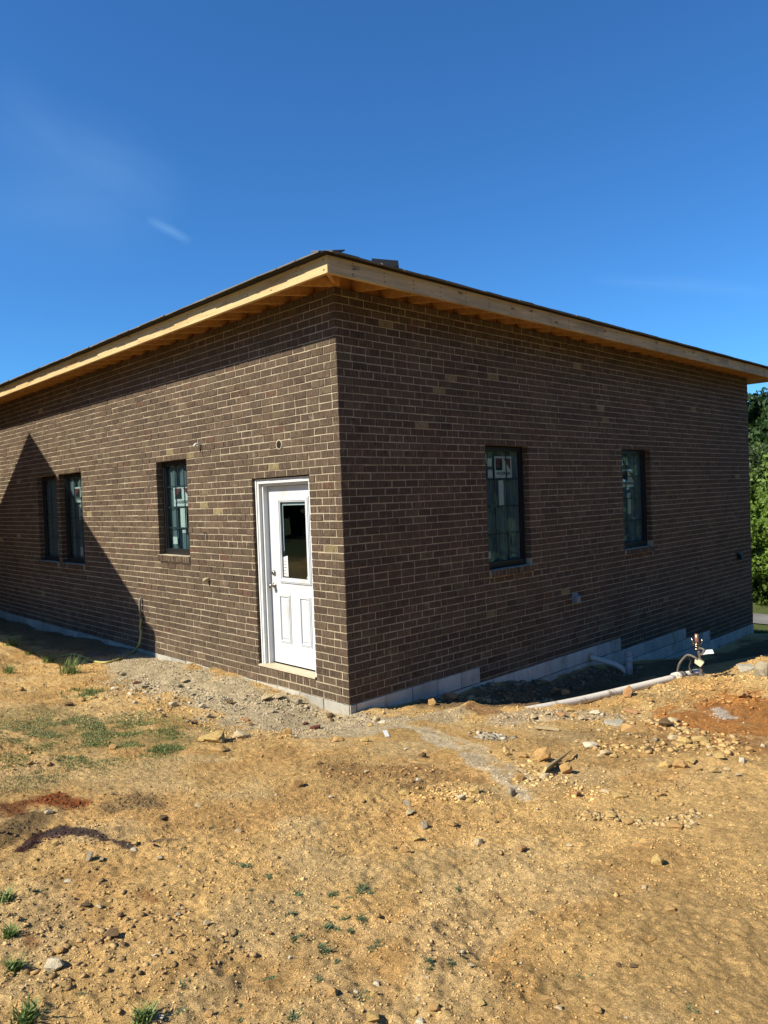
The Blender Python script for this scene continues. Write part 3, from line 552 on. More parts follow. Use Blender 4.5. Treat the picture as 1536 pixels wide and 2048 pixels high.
for a in TUFT: tuft(a[0], a[1], a[2], a[4], True)
for (px, py, wp) in ((490, 1735, 30), (462, 1728, 16), (545, 1754, 26), (668, 1788, 32), (700, 1797, 20), (720, 1782, 40), (735, 1782, 22), (596, 1790, 24), (660, 1856, 34), (725, 1840, 32), (702, 1862, 22), (690, 1838, 24), (580, 1826, 24), (590, 1880, 28), (652, 1905, 36), (672, 1922, 20), (750, 1893, 34), (860, 1922, 26), (897, 1922, 26), (913, 1780, 18), (672, 1816, 18), (625, 1878, 20), (636, 1960, 24), (538, 1960, 26),
                     (725, 1999, 26), (582, 2038, 38), (485, 2010, 22), (370, 1972, 26), (165, 1988, 22), (1385, 2020, 26), (1445, 1978, 14), (1160, 1955, 22), (1030, 1972, 18), (425, 1655, 14), (500, 1780, 16), (700, 1905, 14), (355, 2030, 30), (65, 1785, 24), (1517, 1802, 8), (480, 2040, 20)): tuft(px, py, wp, None, False)

# ------------------------------------------------------------------ house
house = empty('brick_house', (0, 0, -.1)); tag(house, 'single storey dark brown brick house under construction with open wooden eaves', 'house')
XL, YB, TOP = -17.0, 10.8, 4.17
CH, BL = .0802, .203
def WM(wall):
    return (lambda u, d, z: (u, d, z)) if wall == 'L' else (lambda u, d, z: (-d, u, z))
OPL = [(-1.565, -.52, .185, 2.325), (-3.865, -3.05, 1.395, 2.65), (-7.40, -6.45, 1.14, 2.64), (-8.45, -7.55, 1.14, 2.64)]
OPR = [(2.325, 3.20, 1.13, 2.646), (5.657, 6.565, 1.13, 2.655)]
SILLS_L = [(a-.0, b+.0, c-.095, c) for a, b, c, d in OPL[1:]]; SILLS_R = [(a, b+.02, c-.095, c) for a, b, c, d in OPR]
ROWL = (-1.565, -.52, .085, .185)
FND_R = [(0, 2.07, -3, 0.0), (2.07, 5.44, -3, -.185), (5.44, 7.69, -3, -.37), (7.69, 8.70, -3, -.565), (8.70, 11, -3, -.75)]
FND_L = [(XL, 0, -3, 0.0)]
def clip_rects(r, holes, g=.0):
    out = [r]
    for (a, b, c, d) in holes:
        nxt = []
        for (u0, u1, z0, z1) in out:
            if u1 <= a or u0 >= b or z1 <= c+.004 or z0 >= d-.004: nxt.append((u0, u1, z0, z1)); continue
            if u0 < a: nxt.append((u0, a, z0, z1))
            if u1 > b: nxt.append((b, u1, z0, z1))
            m0, m1 = max(u0, a), min(u1, b)
            if z0 < c-.02: nxt.append((m0, m1, z0, c))
            if z1 > d+.02: nxt.append((m0, m1, d, z1))
        out = nxt
    return [q for q in out if q[1]-q[0] > .022 and q[3]-q[2] > .02]
def bricks(wall, rects, depth=.09, jit=.003, j=.0048, cols=None, face=0.0, bev=.0035, wob=.0022):
    """one mesh of bevelled units; rects = list of (u0,u1,z0,z1) cells, a joint of 2j is left between them"""
    fn = WM(wall); V, F, Cc = [], [], []
    for k, (u0, u1, z0, z1) in enumerate(rects):
        u0 += j; u1 -= j; z0 += j; z1 -= j
        if u1-u0 < .012 or z1-z0 < .012: continue
        p = face+random.uniform(-jit, jit); tl = random.uniform(-.0015, .0015); n = len(V)
        q = [(u0, z0), (u1, z0), (u1, z1), (u0, z1)]; q = [(a+random.uniform(-wob, wob), b+random.uniform(-wob, wob)) for a, b in q]
        cu, cz = (u0+u1)/2, (z0+z1)/2; ins = [(a+bev*(1 if a < cu else -1), b+bev*(1 if b < cz else -1)) for a, b in q]
        V += [fn(a, depth, b) for a, b in q]+[fn(a, p+bev, b) for a, b in q]+[fn(a, p+tl*(1 if b > cz else -1), b) for a, b in ins]
        for r_ in (0, 4):
            for i in range(4): F.append((n+r_+i, n+r_+(i+1) % 4, n+r_+4+(i+1) % 4, n+r_+4+i))
        F.append((n+8, n+9, n+10, n+11)); Cc += [cols(cu, cz)]*12
    if wall == 'R': pass
    me = bpy.data.meshes.new('bricks'); me.from_pydata(V, [], F); setcol(me, np.array(Cc)); me.update(); return me
def bcol(cu, cz):
    r = random.random()
    if r < .66: c = (.158, .109, .072)
    elif r < .82: c = (.133, .091, .062)
    elif r < .945: c = (.178, .124, .082)
    elif r < .975: c = (.165, .096, .063)
    elif r < .994: c = (.19, .145, .088)
    else: c = (.36, .29, .15)
    k = random.uniform(.84, 1.12)*.93; dst = max(0, min(1, (.30-cz)/.35))*random.uniform(.0, .22) if cz > -.1 else 0.03
    return tuple(q*k*(1-dst)+d_*dst for q, d_ in zip(c, (.60, .46, .28)))
def course_rects(u0, u1, z0, z1, holes, ch=CH, bl=BL, phase=0.0):
    R = []; zc = z0; i = 0
    while zc < z1-.02:
        zt = min(zc+ch, z1); u = u0-(bl/2 if i % 2 else 0)+phase
        while u > u0: u -= bl
        u += random.uniform(-.006, .006); bp = []
        while u < u1:
            bp.append(u); u += (bl+random.uniform(-.005, .005)) if random.random() > .012 else bl*.5
        ed_ = [u0, u1]+[e for h in holes if min(zt, h[3])-max(zc, h[2]) > .01 for e in h[:2] if u0 < e < u1]
        bp = sorted([q for q in bp if u0 < q < u1 and all(abs(q-e) > .052 for e in ed_)]+ed_)
        for a, b in zip(bp[:-1], bp[1:]):
            if b-a > .02: R += clip_rects((a, b, zc, zt), holes)
        zc += ch; i += 1
    return R
def reversed_rects(rs, u0, u1): return [(u0+u1-b, u0+u1-a, c, d) for a, b, c, d in rs]
HL = OPL+SILLS_L+[ROWL]
mir = lambda hh: [(XL-b, XL-a, c, d) for a, b, c, d in hh]
rl = course_rects(XL, 0, -0.0, TOP, mir(OPL+SILLS_L+[ROWL])) ; rl = reversed_rects(rl, XL, 0)
rl = [(a, min(b, -.0), c, d) for (a, b, c, d) in rl]; rl2 = []
for q in rl: rl2 += clip_rects(q, HL)
mL = bricks('L', rl2, cols=bcol)
wallL = link('wall', mL, m_brick, house)
HR = OPR+SILLS_R+FND_R
rr_ = course_rects(.0, YB, -13*CH, 4.17, HR, phase=.1)
rr2 = []
for q in rr_: rr2 += clip_rects(q, HR)
rr2 = [(a if a > .02 else a-.0035, b, c, d) for a, b, c, d in rr2]
wallR = link('wall', bricks('R', rr2, cols=bcol), m_brick, house); wallR['label'] = 'shaded end wall of dark brown brick with stepped foundation'
wallL['label'] = 'sunlit front wall of brown brick with the white door'
# mortar body of each wall: slabs around the openings
def slabs(wall, u0, u1, z0, z1, holes, d0, d1, name, m, grow=.004):
    hs_ = [(a-grow, b+grow, c-grow, d+grow) for a, b, c, d in holes]
    us = sorted({u0, u1}|{min(max(v, u0), u1) for h in hs_ for v in h[:2]}); mb = MB(); fn = WM(wall)
    for a, b in zip(us[:-1], us[1:]):
        cuts = sorted([(h[2], h[3]) for h in hs_ if h[0] < (a+b)/2 < h[1]]); z = z0
        for c, d in cuts:
            if c > z: mb.box((a, d0, z), (b, d1, c), fn=fn)
            z = max(z, d)
        if z < z1: mb.box((a, d0, z), (b, d1, z1), fn=fn)
    return mb.build(name, m, house)
slabs('L', XL, -.006, -.0, TOP-.01, OPL, .0055, .10, 'mortar', m_mortar, grow=.011)
FM = [(a, b, c, d+.0) for a, b, c, d in FND_R]
slabs('R', .0045, YB, -1.1, TOP-.01, [(a-.011, b+.011, c-.011, d+.011) for a, b, c, d in OPR]+FM, .0055, .10, 'mortar', m_mortar, grow=.0)
# inner leaf, so that nothing is seen through the openings but the room
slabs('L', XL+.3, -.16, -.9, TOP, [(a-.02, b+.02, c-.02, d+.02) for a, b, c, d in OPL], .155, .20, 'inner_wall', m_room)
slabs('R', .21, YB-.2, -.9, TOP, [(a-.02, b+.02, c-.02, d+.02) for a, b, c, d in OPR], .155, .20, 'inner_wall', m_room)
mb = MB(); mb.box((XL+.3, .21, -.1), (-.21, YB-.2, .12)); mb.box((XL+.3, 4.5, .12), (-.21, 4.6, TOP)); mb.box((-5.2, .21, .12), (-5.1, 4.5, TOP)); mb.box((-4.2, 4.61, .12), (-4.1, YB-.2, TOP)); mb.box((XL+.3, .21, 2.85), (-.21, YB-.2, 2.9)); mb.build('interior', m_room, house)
mb = MB(); mb.box((XL, YB-.1, -1.1), (-.102, YB, TOP)); mb.box((XL, .102, -1.1), (XL+.1, YB-.102, TOP)); mb.build('rear_wall', m_back, house)
# block foundation
def kcol(cu, cz):
    k = random.uniform(.74, 1.08); return (.78*k, .75*k, .65*k)
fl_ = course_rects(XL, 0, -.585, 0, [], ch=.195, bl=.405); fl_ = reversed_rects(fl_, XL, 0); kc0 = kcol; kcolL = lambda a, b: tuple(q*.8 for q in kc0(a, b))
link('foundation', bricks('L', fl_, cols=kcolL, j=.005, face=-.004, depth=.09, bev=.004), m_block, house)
fr = course_rects(0, YB+.004, -1.33, -.0, [], ch=.19, bl=.405, phase=.1); top = [(a, b, d, 9) for a, b, c, d in FND_R]
fr2 = []
for q in fr: fr2 += clip_rects((q[0], q[1], q[2], q[3]), top)
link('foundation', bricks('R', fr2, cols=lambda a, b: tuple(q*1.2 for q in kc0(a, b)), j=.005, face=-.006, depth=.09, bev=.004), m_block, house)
m_fm = mat('grey foundation mortar', (.17, .17, .15), .95, .1, var=[(20, .2, I3)])
mb = MB(); mb.box((XL, .004, -1.4), (-.008, .095, -.004))
for a, b, c, d in FND_R: mb.box((-.095, max(a, .0), -1.5), (-.003, min(b, YB), d-.004))
mb.build('foundation_joint', m_fm, house)

# windows --------------------------------------------------------------
def txt(s, size, wall, u, d, z, m, parent, sx=1.0, bold=.006):
    cu = bpy.data.curves.new('t', 'FONT'); cu.body = s; cu.size = size; cu.align_x = 'CENTER'; cu.align_y = 'CENTER'; cu.offset = bold*size; cu.extrude = .0006
    to = bpy.data.objects.new('t', cu); C.objects.link(to); dg = bpy.context.evaluated_depsgraph_get(); dg.update(); me = bpy.data.meshes.new_from_object(to.evaluated_get(dg)); bpy.data.objects.remove(to)
    fn = WM(wall); co = np.empty(len(me.vertices)*3, 'f'); me.vertices.foreach_get('co', co); co = co.reshape(-1, 3)
    new = np.array([fn(u+p[0]*sx, d-p[2], z+p[1]) for p in co], 'f'); me.vertices.foreach_set('co', new.ravel()); me.materials.clear(); me.update()
    return link('lettering', me, m, parent)
def poly(wall, pts, d, name, m, parent, th=.0008):
    fn = WM(wall); n = len(pts); b = MB(); b.add([fn(u, d, z) for u, z in pts]+[fn(u, d+th, z) for u, z in pts], [tuple(range(n)), tuple(range(2*n-1, n-1, -1))]+[(i, (i+1) % n, n+(i+1) % n, n+i) for i in range(n)])
    return b.build(name, m, parent)
def window(wall, op, stickers, logo, label, dep=.088):
    u0, u1, z0, z1 = op; fn = WM(wall); fw = .042; b = MB()
    b.box((u0+.003, dep, z0+.003), (u0+fw, dep+.06, z1-.003), fn=fn); b.box((u1-fw, dep, z0+.003), (u1-.003, dep+.06, z1-.003), fn=fn)
    b.box((u0+fw+.0005, dep, z0+.003), (u1-fw-.0005, dep+.06, z0+.075), fn=fn); b.box((u0+fw+.0005, dep, z1-.06), (u1-fw-.0005, dep+.06, z1-.003), fn=fn)
    b.box((u0+fw+.001, dep+.018, z0+.0755), (u0+fw+.018, dep+.05, z1-.0605), fn=fn); b.box((u1-fw-.018, dep+.018, z0+.0755), (u1-fw-.001, dep+.05, z1-.0605), fn=fn)
    fr_ = b.build('window', m_black, house); fr_['label'] = label
    a0, a1, c0, c1 = u0+fw+.018, u1-fw-.018, z0+.0755, z1-.0605; W_, H_ = a1-a0, c1-c0
    g = MB(); g.box((a0, dep+.028, c0), (a1, dep+.031, c1), fn=fn); g.build('pane', m_glass, fr_)
    mt = MB()
    for i in (1, 2): mt.box((a0+W_*i/3-.008, dep+.0335, c0), (a0+W_*i/3+.008, dep+.0385, c1), fn=fn)
    for i in (1, 2, 3): mt.box((a0, dep+.034, c0+H_*i/4-.008), (a1, dep+.038, c0+H_*i/4+.008), fn=fn)
    mt.build('muntin', m_munt, fr_)
    def R_(fx0, fx1, fy0, fy1, sk=0): return [(a0+W_*(fx0+sk), c1-H_*fy1), (a0+W_*(fx1+sk), c1-H_*fy1), (a0+W_*(fx1-sk), c1-H_*fy0), (a0+W_*(fx0-sk), c1-H_*fy0)]
    for s in stickers: poly(wall, R_(*s), dep+.042, 'sticker', m_paper, fr_)
    if logo:
        fx0, fx1, fy0, fy1 = logo; lw = W_*(fx1-fx0); lh = H_*(fy1-fy0); L0 = a0+W_*fx0; T0 = c1-H_*fy0
        poly(wall, R_(*logo), dep+.042, 'sticker', m_paper, fr_)
        Q = lambda x, y: (L0+lw*x, T0-lh*y)
        poly(wall, [Q(.08, .64), Q(.46, .64), Q(.46, .10), Q(.08, .10)], dep+.0405, 'sticker_print', m_ink, fr_)
        poly(wall, [Q(.08, .62), Q(.46, .10), Q(.08, .10)], dep+.0392, 'sticker_print', m_red, fr_)
        poly(wall, [Q(.92, .64), Q(.92, .10), Q(.54, .10)], dep+.0405, 'sticker_print', m_red, fr_)
        txt('ANDERSEN', lh*.20, wall, L0+lw*.5, dep+.0405, T0-lh*.80, m_ink, fr_, sx=lw*.86/(lh*.20*5.4), bold=.012)
    # loose plastic hung inside, in vertical folds
    n = 60; vs = []; 
    for i in range(n+1):
        u = u0+.02+(u1-u0-.04)*i/n; dd = .155+.022*math.sin(i*.9+u0*7)+.012*math.sin(i*2.3)+.01*math.sin(i*.31)
        vs += [fn(u, dd+.015, z0), fn(u, dd+.015, z1)]
    sb = MB(); sb.add(vs, [(2*i, 2*i+2, 2*i+3, 2*i+1) for i in range(n)]); sb.build('plastic_sheet', m_sheet, fr_, smooth=True)
    # rowlock sill of bricks on edge
    rs = []; k = max(1, round((u1-u0+.02)/.073)); st = (u1-u0+.02)/k
    for i in range(k): rs.append((u0-.01+st*i, u0-.01+st*(i+1), z0-.092, z0-.003))
    link('sill', bricks(wall, rs, cols=bcol, face=-.035, jit=.002, j=.005, depth=.088), m_brick, fr_)
    sm = MB(); sm.box((u0-.008, -.029, z0-.088), (u1+.01, .087, z0-.0045), fn=fn); sm.build('sill_mortar', m_mortar, fr_)
    return fr_
window('L', OPL[1], [(.46, .69, .51, .75), (.51, .66, .775, .81), (.13, .30, .86, .95)], (.22, .92, .25, .49), 'single sunlit window left of the white door')
window('L', OPL[2], [(.5, .68, .34, .52), (.5, .66, .86, .97)], (.30, .95, .12, .31), 'right one of the window pair at the left end of the wall')
window('L', OPL[3], [(.6, .72, .8, .97)], None, 'left one of the window pair, fully in shade')
window('R', OPR[0], [(.45, .58, .26, .49), (.0, .15, .02, .105, .01), (.17, .29, .06, .135), (.17, .30, .165, .24), (.06, .18, .90, .965)], (.35, .83, .04, .24), 'nearer window in the shaded end wall')
window('R', OPR[1], [(.38, .52, .435, .49, -.02), (.40, .53, .49, .675), (.0, .12, .02, .10), (.12, .25, .05, .13), (.31, .44, .04, .12, .03), (.03, .12, .905, .98)], (.18, .70, .17, .37), 'farther window in the shaded end wall')

# door -----------------------------------------------------------------
fn = WM('L'); b = MB(); u0, u1, z0, z1 = OPL[0]
b.box((u0+.012, .045, z0+.02), (u0+.062, .195, z1-.004)); b.box((u1-.062, .045, z0+.02), (u1-.012, .195, z1-.004)); b.box((u0+.0625, .045, z1-.055), (u1-.0625, .195, z1-.004))
b.box((u0+.0625, .085, z0+.02), (u0+.092, .195, z1-.0555)); b.box((u1-.092, .085, z0+.02), (u1-.0625, .195, z1-.0555)); b.box((u0+.0925, .085, z1-.085), (u1-.0925, .195, z1-.0555))
b.box((u0+.008, .036, z0+.02), (u0+.028, .0445, z1-.001)); b.box((u1-.028, .036, z0+.02), (u1-.008, .0445, z1-.001))
b.build('door_frame', m_trim, house)
b = MB(); b.box((u0+.004, -.012, z0+.001), (u1-.004, .035, z0+.018)); b.box((u0+.013, .0355, z0+.001), (u1-.013, .146, z0+.019)); b.build('threshold', m_thresh, house)
DD = .150; D0, D1, DZ0, DZ1 = u0+.096, u1-.096, z0+.035, z1-.09
GL = (-1.245, -.758, 1.19, 2.066); b = MB(); th = .19
b.box((D0, DD, DZ0), (GL[0], th, DZ1)); b.box((GL[1], DD, DZ0), (D1, th, DZ1)); b.box((GL[0]+.0003, DD, DZ0), (GL[1]-.0003, th, GL[2])); b.box((GL[0]+.0003, DD, GL[3]), (GL[1]-.0003, th, DZ1))
door = b.build('door', m_white, house); door['label'] = 'white half glass door'
b = MB()
for (a, c, z_, e) in ((GL[0]-.045, GL[0]+.012, GL[2]-.045, GL[3]+.045), (GL[1]-.012, GL[1]+.045, GL[2]-.045, GL[3]+.045)):
    b.box((a, DD-.014, z_), (c, DD-.0005, e)); b.box((a+.014, DD-.021, z_+.014), (c-.014, DD-.0145, e-.014))
for (z_, e) in ((GL[2]-.045, GL[2]+.012), (GL[3]-.012, GL[3]+.045)):
    b.box((GL[0]+.0125, DD-.014, z_), (GL[1]-.0125, DD-.0005, e)); b.box((GL[0]+.0, DD-.021, z_+.014), (GL[1]-.0, DD-.0145, e-.014))
b.build('glass_surround', m_white, door)
b = MB(); b.box((GL[0], DD+.01, GL[2]), (GL[1], DD+.013, GL[3])); b.build('glass', m_glass, door)
b = MB(); b.box((GL[0]+.02, DD+.016, GL[3]-.05), (GL[1]-.02, DD+.026, GL[3]-.012)); b.box((GL[0]+.013, DD+.016, 1.5), (GL[0]+.028, DD+.022, GL[3]-.051)); b.build('blind', m_trim, door)
poly('L', [(GL[0]+.014, 1.215), (GL[0]+.10, 1.215), (GL[0]+.095, 1.45), (GL[0]+.014, 1.43)], DD+.007, 'sticker', m_trim, door)
poly('L', [(GL[1]-.06, 1.215), (GL[1]-.014, 1.215), (GL[1]-.014, 1.26), (GL[1]-.04, 1.235)], DD+.007, 'sticker', m_trim, door)
for i, ln in enumerate((.05, .03, .055, .04, .05)): poly('L', [(GL[0]+.025, 1.24+i*.036), (GL[0]+.025+ln, 1.24+i*.036), (GL[0]+.025+ln, 1.247+i*.036), (GL[0]+.025, 1.247+i*.036)], DD+.0058, 'sticker_print', m_cable, door)
for (pa, pb) in ((-1.325, -1.115), (-.95, -.745)):
    b = MB(); za, zb = .46, 1.01          # embossed panel: outer step, groove and raised field
    for k, (ins, pr) in enumerate(((0, .007), (.014, .013))):
        w2 = .012
        b.box((pa+ins, DD-pr, za+ins), (pa+ins+w2, DD-.0003, zb-ins)); b.box((pb-ins-w2, DD-pr, za+ins), (pb-ins, DD-.0003, zb-ins))
        b.box((pa+ins+w2+.0002, DD-pr, za+ins), (pb-ins-w2-.0002, DD-.0003, za+ins+w2)); b.box((pa+ins+w2+.0002, DD-pr, zb-ins-w2), (pb-ins-w2-.0002, DD-.0003, zb-ins))
    o0, o1 = (pa+.038, za+.038), (pb-.038, zb-.038); i0, i1 = (pa+.055, za+.055), (pb-.055, zb-.055)
    vs = [(o0[0], DD-.0004, o0[1]), (o1[0], DD-.0004, o0[1]), (o1[0], DD-.0004, o1[1]), (o0[0], DD-.0004, o1[1]), (i0[0], DD-.008, i0[1]), (i1[0], DD-.008, i0[1]), (i1[0], DD-.008, i1[1]), (i0[0], DD-.008, i1[1])]
    b.add(vs, [(0, 1, 5, 4), (1, 2, 6, 5), (2, 3, 7, 6), (3, 0, 4, 7), (4, 5, 6, 7)]); b.build('door_panel', m_white, door)
def lathe(prof, c, m, name, parent, n=20):
    b = MB(); vs = [(c[0]+r*math.cos(2*math.pi*k/n), c[1]-y, c[2]+r*math.sin(2*math.pi*k/n)) for y, r in prof for k in range(n)]
    b.add(vs, [(i*n+k, i*n+(k+1) % n, (i+1)*n+(k+1) % n, (i+1)*n+k) for i in range(len(prof)-1) for k in range(n)]); return b.build(name, m, parent, smooth=True)
lathe([(0, .033), (.008, .033), (.012, .026), (.014, .013), (.035, .012), (.042, .022), (.052, .028), (.064, .028), (.074, .02), (.077, .0001)], (D0+.065, DD, 1.10), m_nickel, 'door_knob', door)
lathe([(0, .031), (.010, .031), (.018, .026), (.024, .02), (.026, .0001)], (D0+.065, DD, 1.245), m_nickel, 'deadbolt', door)
b = MB(); rs = []; k = 9; st = (ROWL[1]-ROWL[0])/k
for i in range(k): rs.append((ROWL[0]+st*i, ROWL[0]+st*(i+1), ROWL[2], ROWL[3]))
link('door_step', bricks('L', rs, cols=bcol), m_brick, house)
b = MB(); b.box((-1.12, 1.2, .12), (-.86, 1.5, 1.05)); b.build('stored_box', m_card, house)
b = MB(); b.box((-1.5, .75, .12), (-1.36, .95, 1.4)); b.build('stored_board', m_card, house)

# unseen wing added at the left to block sky light and deepen the shade
WX, WY = -12.4, -5.2
mb = MB(); mb.box((XL, WY, -.8), (WX, -.002, TOP)); mb.build('added_wing_wall', m_back, house)
mb = MB(); xm = (XL+WX)/2; o_ = .45; zt_ = 4.12
mb.add([(XL-o_, WY-o_, zt_), (WX+o_, WY-o_, zt_), (WX+o_, 2, zt_), (XL-o_, 2, zt_), (xm, WY-o_, zt_+1.1), (xm, 6, zt_+1.1)], [(0, 1, 4), (1, 2, 5, 4), (3, 0, 4, 5), (0, 3, 2, 1), (2, 3, 5)]); mb.build('added_wing_roof', m_shingle, house)
# roof -----------------------------------------------------------------
O = .4825; ZF0, ZF1 = 4.10, 4.262; SL = .22; YE = YB+O; XE = XL-O
def roofz(x, y, off=0):
    return ZF1+off+SL*min(O-x, y+O, x-XE, YE-y)
yc = (YE-O)/2; run = (YE+O)/2; rx0, rx1 = XE+run, O-run; zr = ZF1+SL*run
def hip(grow, z, name, m, th):
    a, b_, c, d = XE-grow, O+grow, -O-grow, YE+grow; g2_ = SL*grow; zz = z-g2_; yr = (c+d)/2; rr = (d-c)/2; zt = zz+SL*rr
    vs = [(a, c, zz), (b_, c, zz), (b_, d, zz), (a, d, zz), (a+rr, yr, zt), (b_-rr, yr, zt)]; vb = [(x, y, q-th) for x, y, q in vs]; mb = MB()
    mb.add(vs+vb, [(0, 1, 5, 4), (1, 2, 5), (2, 3, 4, 5), (3, 0, 4), (7, 6, 10, 11), (8, 7, 11), (9, 8, 11, 10), (6, 9, 10), (0, 6, 7, 1), (1, 7, 8, 2), (2, 8, 9, 3), (3, 9, 6, 0)]); return mb.build(name, m, house)
hip(.005, ZF1+.014, 'roof_decking', m_osb, .0125)
roof = hip(.04, ZF1+.0225, 'roof', m_shingle, .006)
# starter course and lowest shingle tabs with uneven butts
mb = MB()
for side in 'FR':
    ln = (O-XE) if side == 'F' else (YE+O); s = 0
    while s < ln-.2:
        L_ = random.uniform(.28, .34); ov = random.uniform(.100, .118) if side == 'F' else random.uniform(.072, .09); t0 = random.uniform(.0, .003)
        for lay in range(2):
            e = ov-lay*.006-random.uniform(0, .006); w0, w1 = s+.002, min(s+L_, ln)-.002; zz = lambda dd: ZF1+.0232+SL*(dd)+lay*.006+t0
            up_ = .22
            # dd measured inwards from the fascia line
            P = [(w0, -e), (w1, -e), (w1, up_), (w0, up_)]; vs = []
            for kz in (0, .0055+random.uniform(0, .003)):
                for (q, dd) in P:
                    zq = zz(dd)+kz-(random.uniform(0, .006) if dd < 0 else 0)
                    vs.append((O-q, -O+dd, zq) if side == 'F' else (O-dd, -O+q, zq))
            mb.add(vs, [(3, 2, 1, 0), (4, 5, 6, 7), (0, 1, 5, 4), (1, 2, 6, 5), (2, 3, 7, 6), (3, 0, 4, 7)])
        s += L_
mb.build('shingle_edge', m_shingle, house)
mb = MB(); mb.box((XE, -O-.075, ZF1-.0015), (O+.046, -O-.001, ZF1+.006)); mb.box((O+.001, -O+.001, ZF1-.0015), (O+.035, YE, ZF1+.002)); mb.build('felt_edge', m_felt, house)
# ragged ridge cap at the corner
mb = MB()
for k in range(1, 14):
    s = k*.14; c = Vector((O+.03-s, -O-.03+s, 0)); c.z = ZF1+.012+SL*s+.004*(k % 2)
    for q in (-1, 1):
        e1 = Vector((-.12*q if q > 0 else .0, 0, 0)); 
    a = Vector((-.16, 0, -.0)); bdir = Vector((0, .16, 0)); f = Vector((-.15, .15, SL*.15))
    vs = [c, c+Vector((-.13, -.0, -.004)), c+f+Vector((-.13, 0, -.008)), c+f+Vector((0, 0, .004)), c+f+Vector((0, .13, -.008)), c+Vector((0, .13, -.004))]
    n = len(vs); mb.add(vs+[v-Vector((0, 0, .006)) for v in vs], [(0, 3, 2, 1), (0, 5, 4, 3), (6, 7, 8, 9), (6, 9, 10, 11), (0, 1, 7, 6), (1, 2, 8, 7), (5, 0, 6, 11), (4, 5, 11, 10)])
mb.build('hip_cap', m_shingle, house)
# fascia boards
def board(name, x0, x1, y0, y1, z0, z1, m, alongy=False, parent=house):
    me_b = MB(); cx, cy, cz = (x0+x1)/2, (y0+y1)/2, (z0+z1)/2; hx, hy, hz = (x1-x0)/2, (y1-y0)/2, (z1-z0)/2
    L2, T2 = (hy, hx) if alongy else (hx, hy); me_b.box((-L2, -T2, -hz), (L2, T2, hz))
    o = me_b.build(name, m, None); o.parent = parent; o.matrix_parent_inverse = Matrix.Translation(-Vector(parent['base'])); o.location = (cx, cy, cz); o.rotation_euler = (0, 0, math.pi/2 if alongy else 0)
    bv = o.modifiers.new('bevel', 'BEVEL'); bv.width = .002; bv.segments = 1; return o
xs = [O, -4.6, -9.5, -14, XE]
for a, b_ in zip(xs[1:], xs[:-1]): board('fascia', a+.001, b_-.001, -O, -O+.038, ZF0+random.uniform(-.002, .002), ZF1-.003, m_wood)
ys = [-O+.0385, 4.35, 8.6, YE]
for a, b_ in zip(ys[:-1], ys[1:]): board('fascia', O-.038, O-.0005, a+.001, b_-.001, ZF0+random.uniform(-.002, .002), ZF1-.003, m_wood2, True)
board('fascia', XE, O-.04, YE-.038, YE, ZF0, ZF1-.003, m_wood2)
# nail marks and joints
mb = MB()
for k in range(28):
    x = O-.05-k*.4064
    for q in range(3): z_ = ZF0+.03+q*.045; mb.box((x+random.uniform(-.012, .012), -O-.0015, z_), (x+.010, -O-.0002, z_+.009))
    y = -O+.3+k*.4064
    if y < YE:
        for q in range(3): z_ = ZF0+.03+q*.045+random.uniform(-.01, .01); mb.box((O-.0003, y, z_), (O+.001, y+.008+random.uniform(0, .006), z_+.011))
mb.build('nail_heads', m_felt, house)['kind'] = 'stuff'
# rafter tails
def tail(p_out, p_in):
    # p = (x, y) at the fascia and at the wall
    po = Vector((p_out[0], p_out[1], 0)); pi_ = Vector((p_in[0], p_in[1], 0)); d = (pi_-po); n = Vector((-d.y, d.x, 0)).normalized()*.019; vs = []
    L_ = d.length; zt = ZF1-.006; 
    for zz in ((ZF0+.004, ZF0+.004+.15*L_), (zt-.0, zt+SL*L_*.98)):
        vs += [po-n+Vector((0, 0, zz[0])), pi_-n+Vector((0, 0, zz[1])), pi_+n+Vector((0, 0, zz[1])), po+n+Vector((0, 0, zz[0]))]
    b = MB(); b.add(vs, [(3, 2, 1, 0), (4, 5, 6, 7), (0, 1, 5, 4), (1, 2, 6, 5), (2, 3, 7, 6), (3, 0, 4, 7)]); return b.build('rafter_tail', m_raf, house)
for k in range(34):
    x = -.02-k*.412
    if x > XL: tail((x, -O+.0385), (x, .08))
for k in range(27):
    y = .33+k*.404
    if y < YB+.3: tail((O-.0385, y), (-.08, y))
tail((O-.045, -O+.045), (-.06, .06)); tail((O-.045, YE-.045), (-.06, YB-.06))
# blocking between wall top and decking
mb = MB(); mb.box((XL, .1, TOP+.001), (-.1, .14, TOP+.18)); mb.box((-.14, .141, TOP+.001), (-.1, YB-.1, TOP+.18)); mb.build('wall_plate', m_raf, house)
# roof vent
d = RC@np.array([(770-768)/1477., -(534-1024)/1477., -1.]); t = (-.55-CAM[0])/d[0]; p = CAM+d*t; rz_ = roofz(p[0], p[1], .03); wv = .30*.5; ztop = p[2]+.04
mb = MB(); cx_, cy_ = p[0], p[1]
q = Vector((-.0, 1, 0)); ax, ay = Vector((.69, .72, 0)), Vector((-.72, .69, 0))
lo_ = [Vector((cx_, cy_, rz_-.05))+ax*sx*wv*.86+ay*sy*wv*.86 for sx, sy in ((-1, -1), (1, -1), (1, 1), (-1, 1))]
mid_ = [v.copy() for v in lo_]
for v in mid_: v.z = ztop-.07
ov_ = [Vector((cx_, cy_, ztop-.07))+ax*sx*wv*1.04+ay*sy*wv*1.04 for sx, sy in ((-1, -1), (1, -1), (1, 1), (-1, 1))]
tp_ = [Vector((cx_, cy_, ztop))+ax*sx*wv+ay*sy*wv for sx, sy in ((-1, -1), (1, -1), (1, 1), (-1, 1))]
for v in ov_+tp_: v.z -= (v-Vector((cx_, cy_, 0))).to_2d().dot(Vector((.69, .72)))*.12
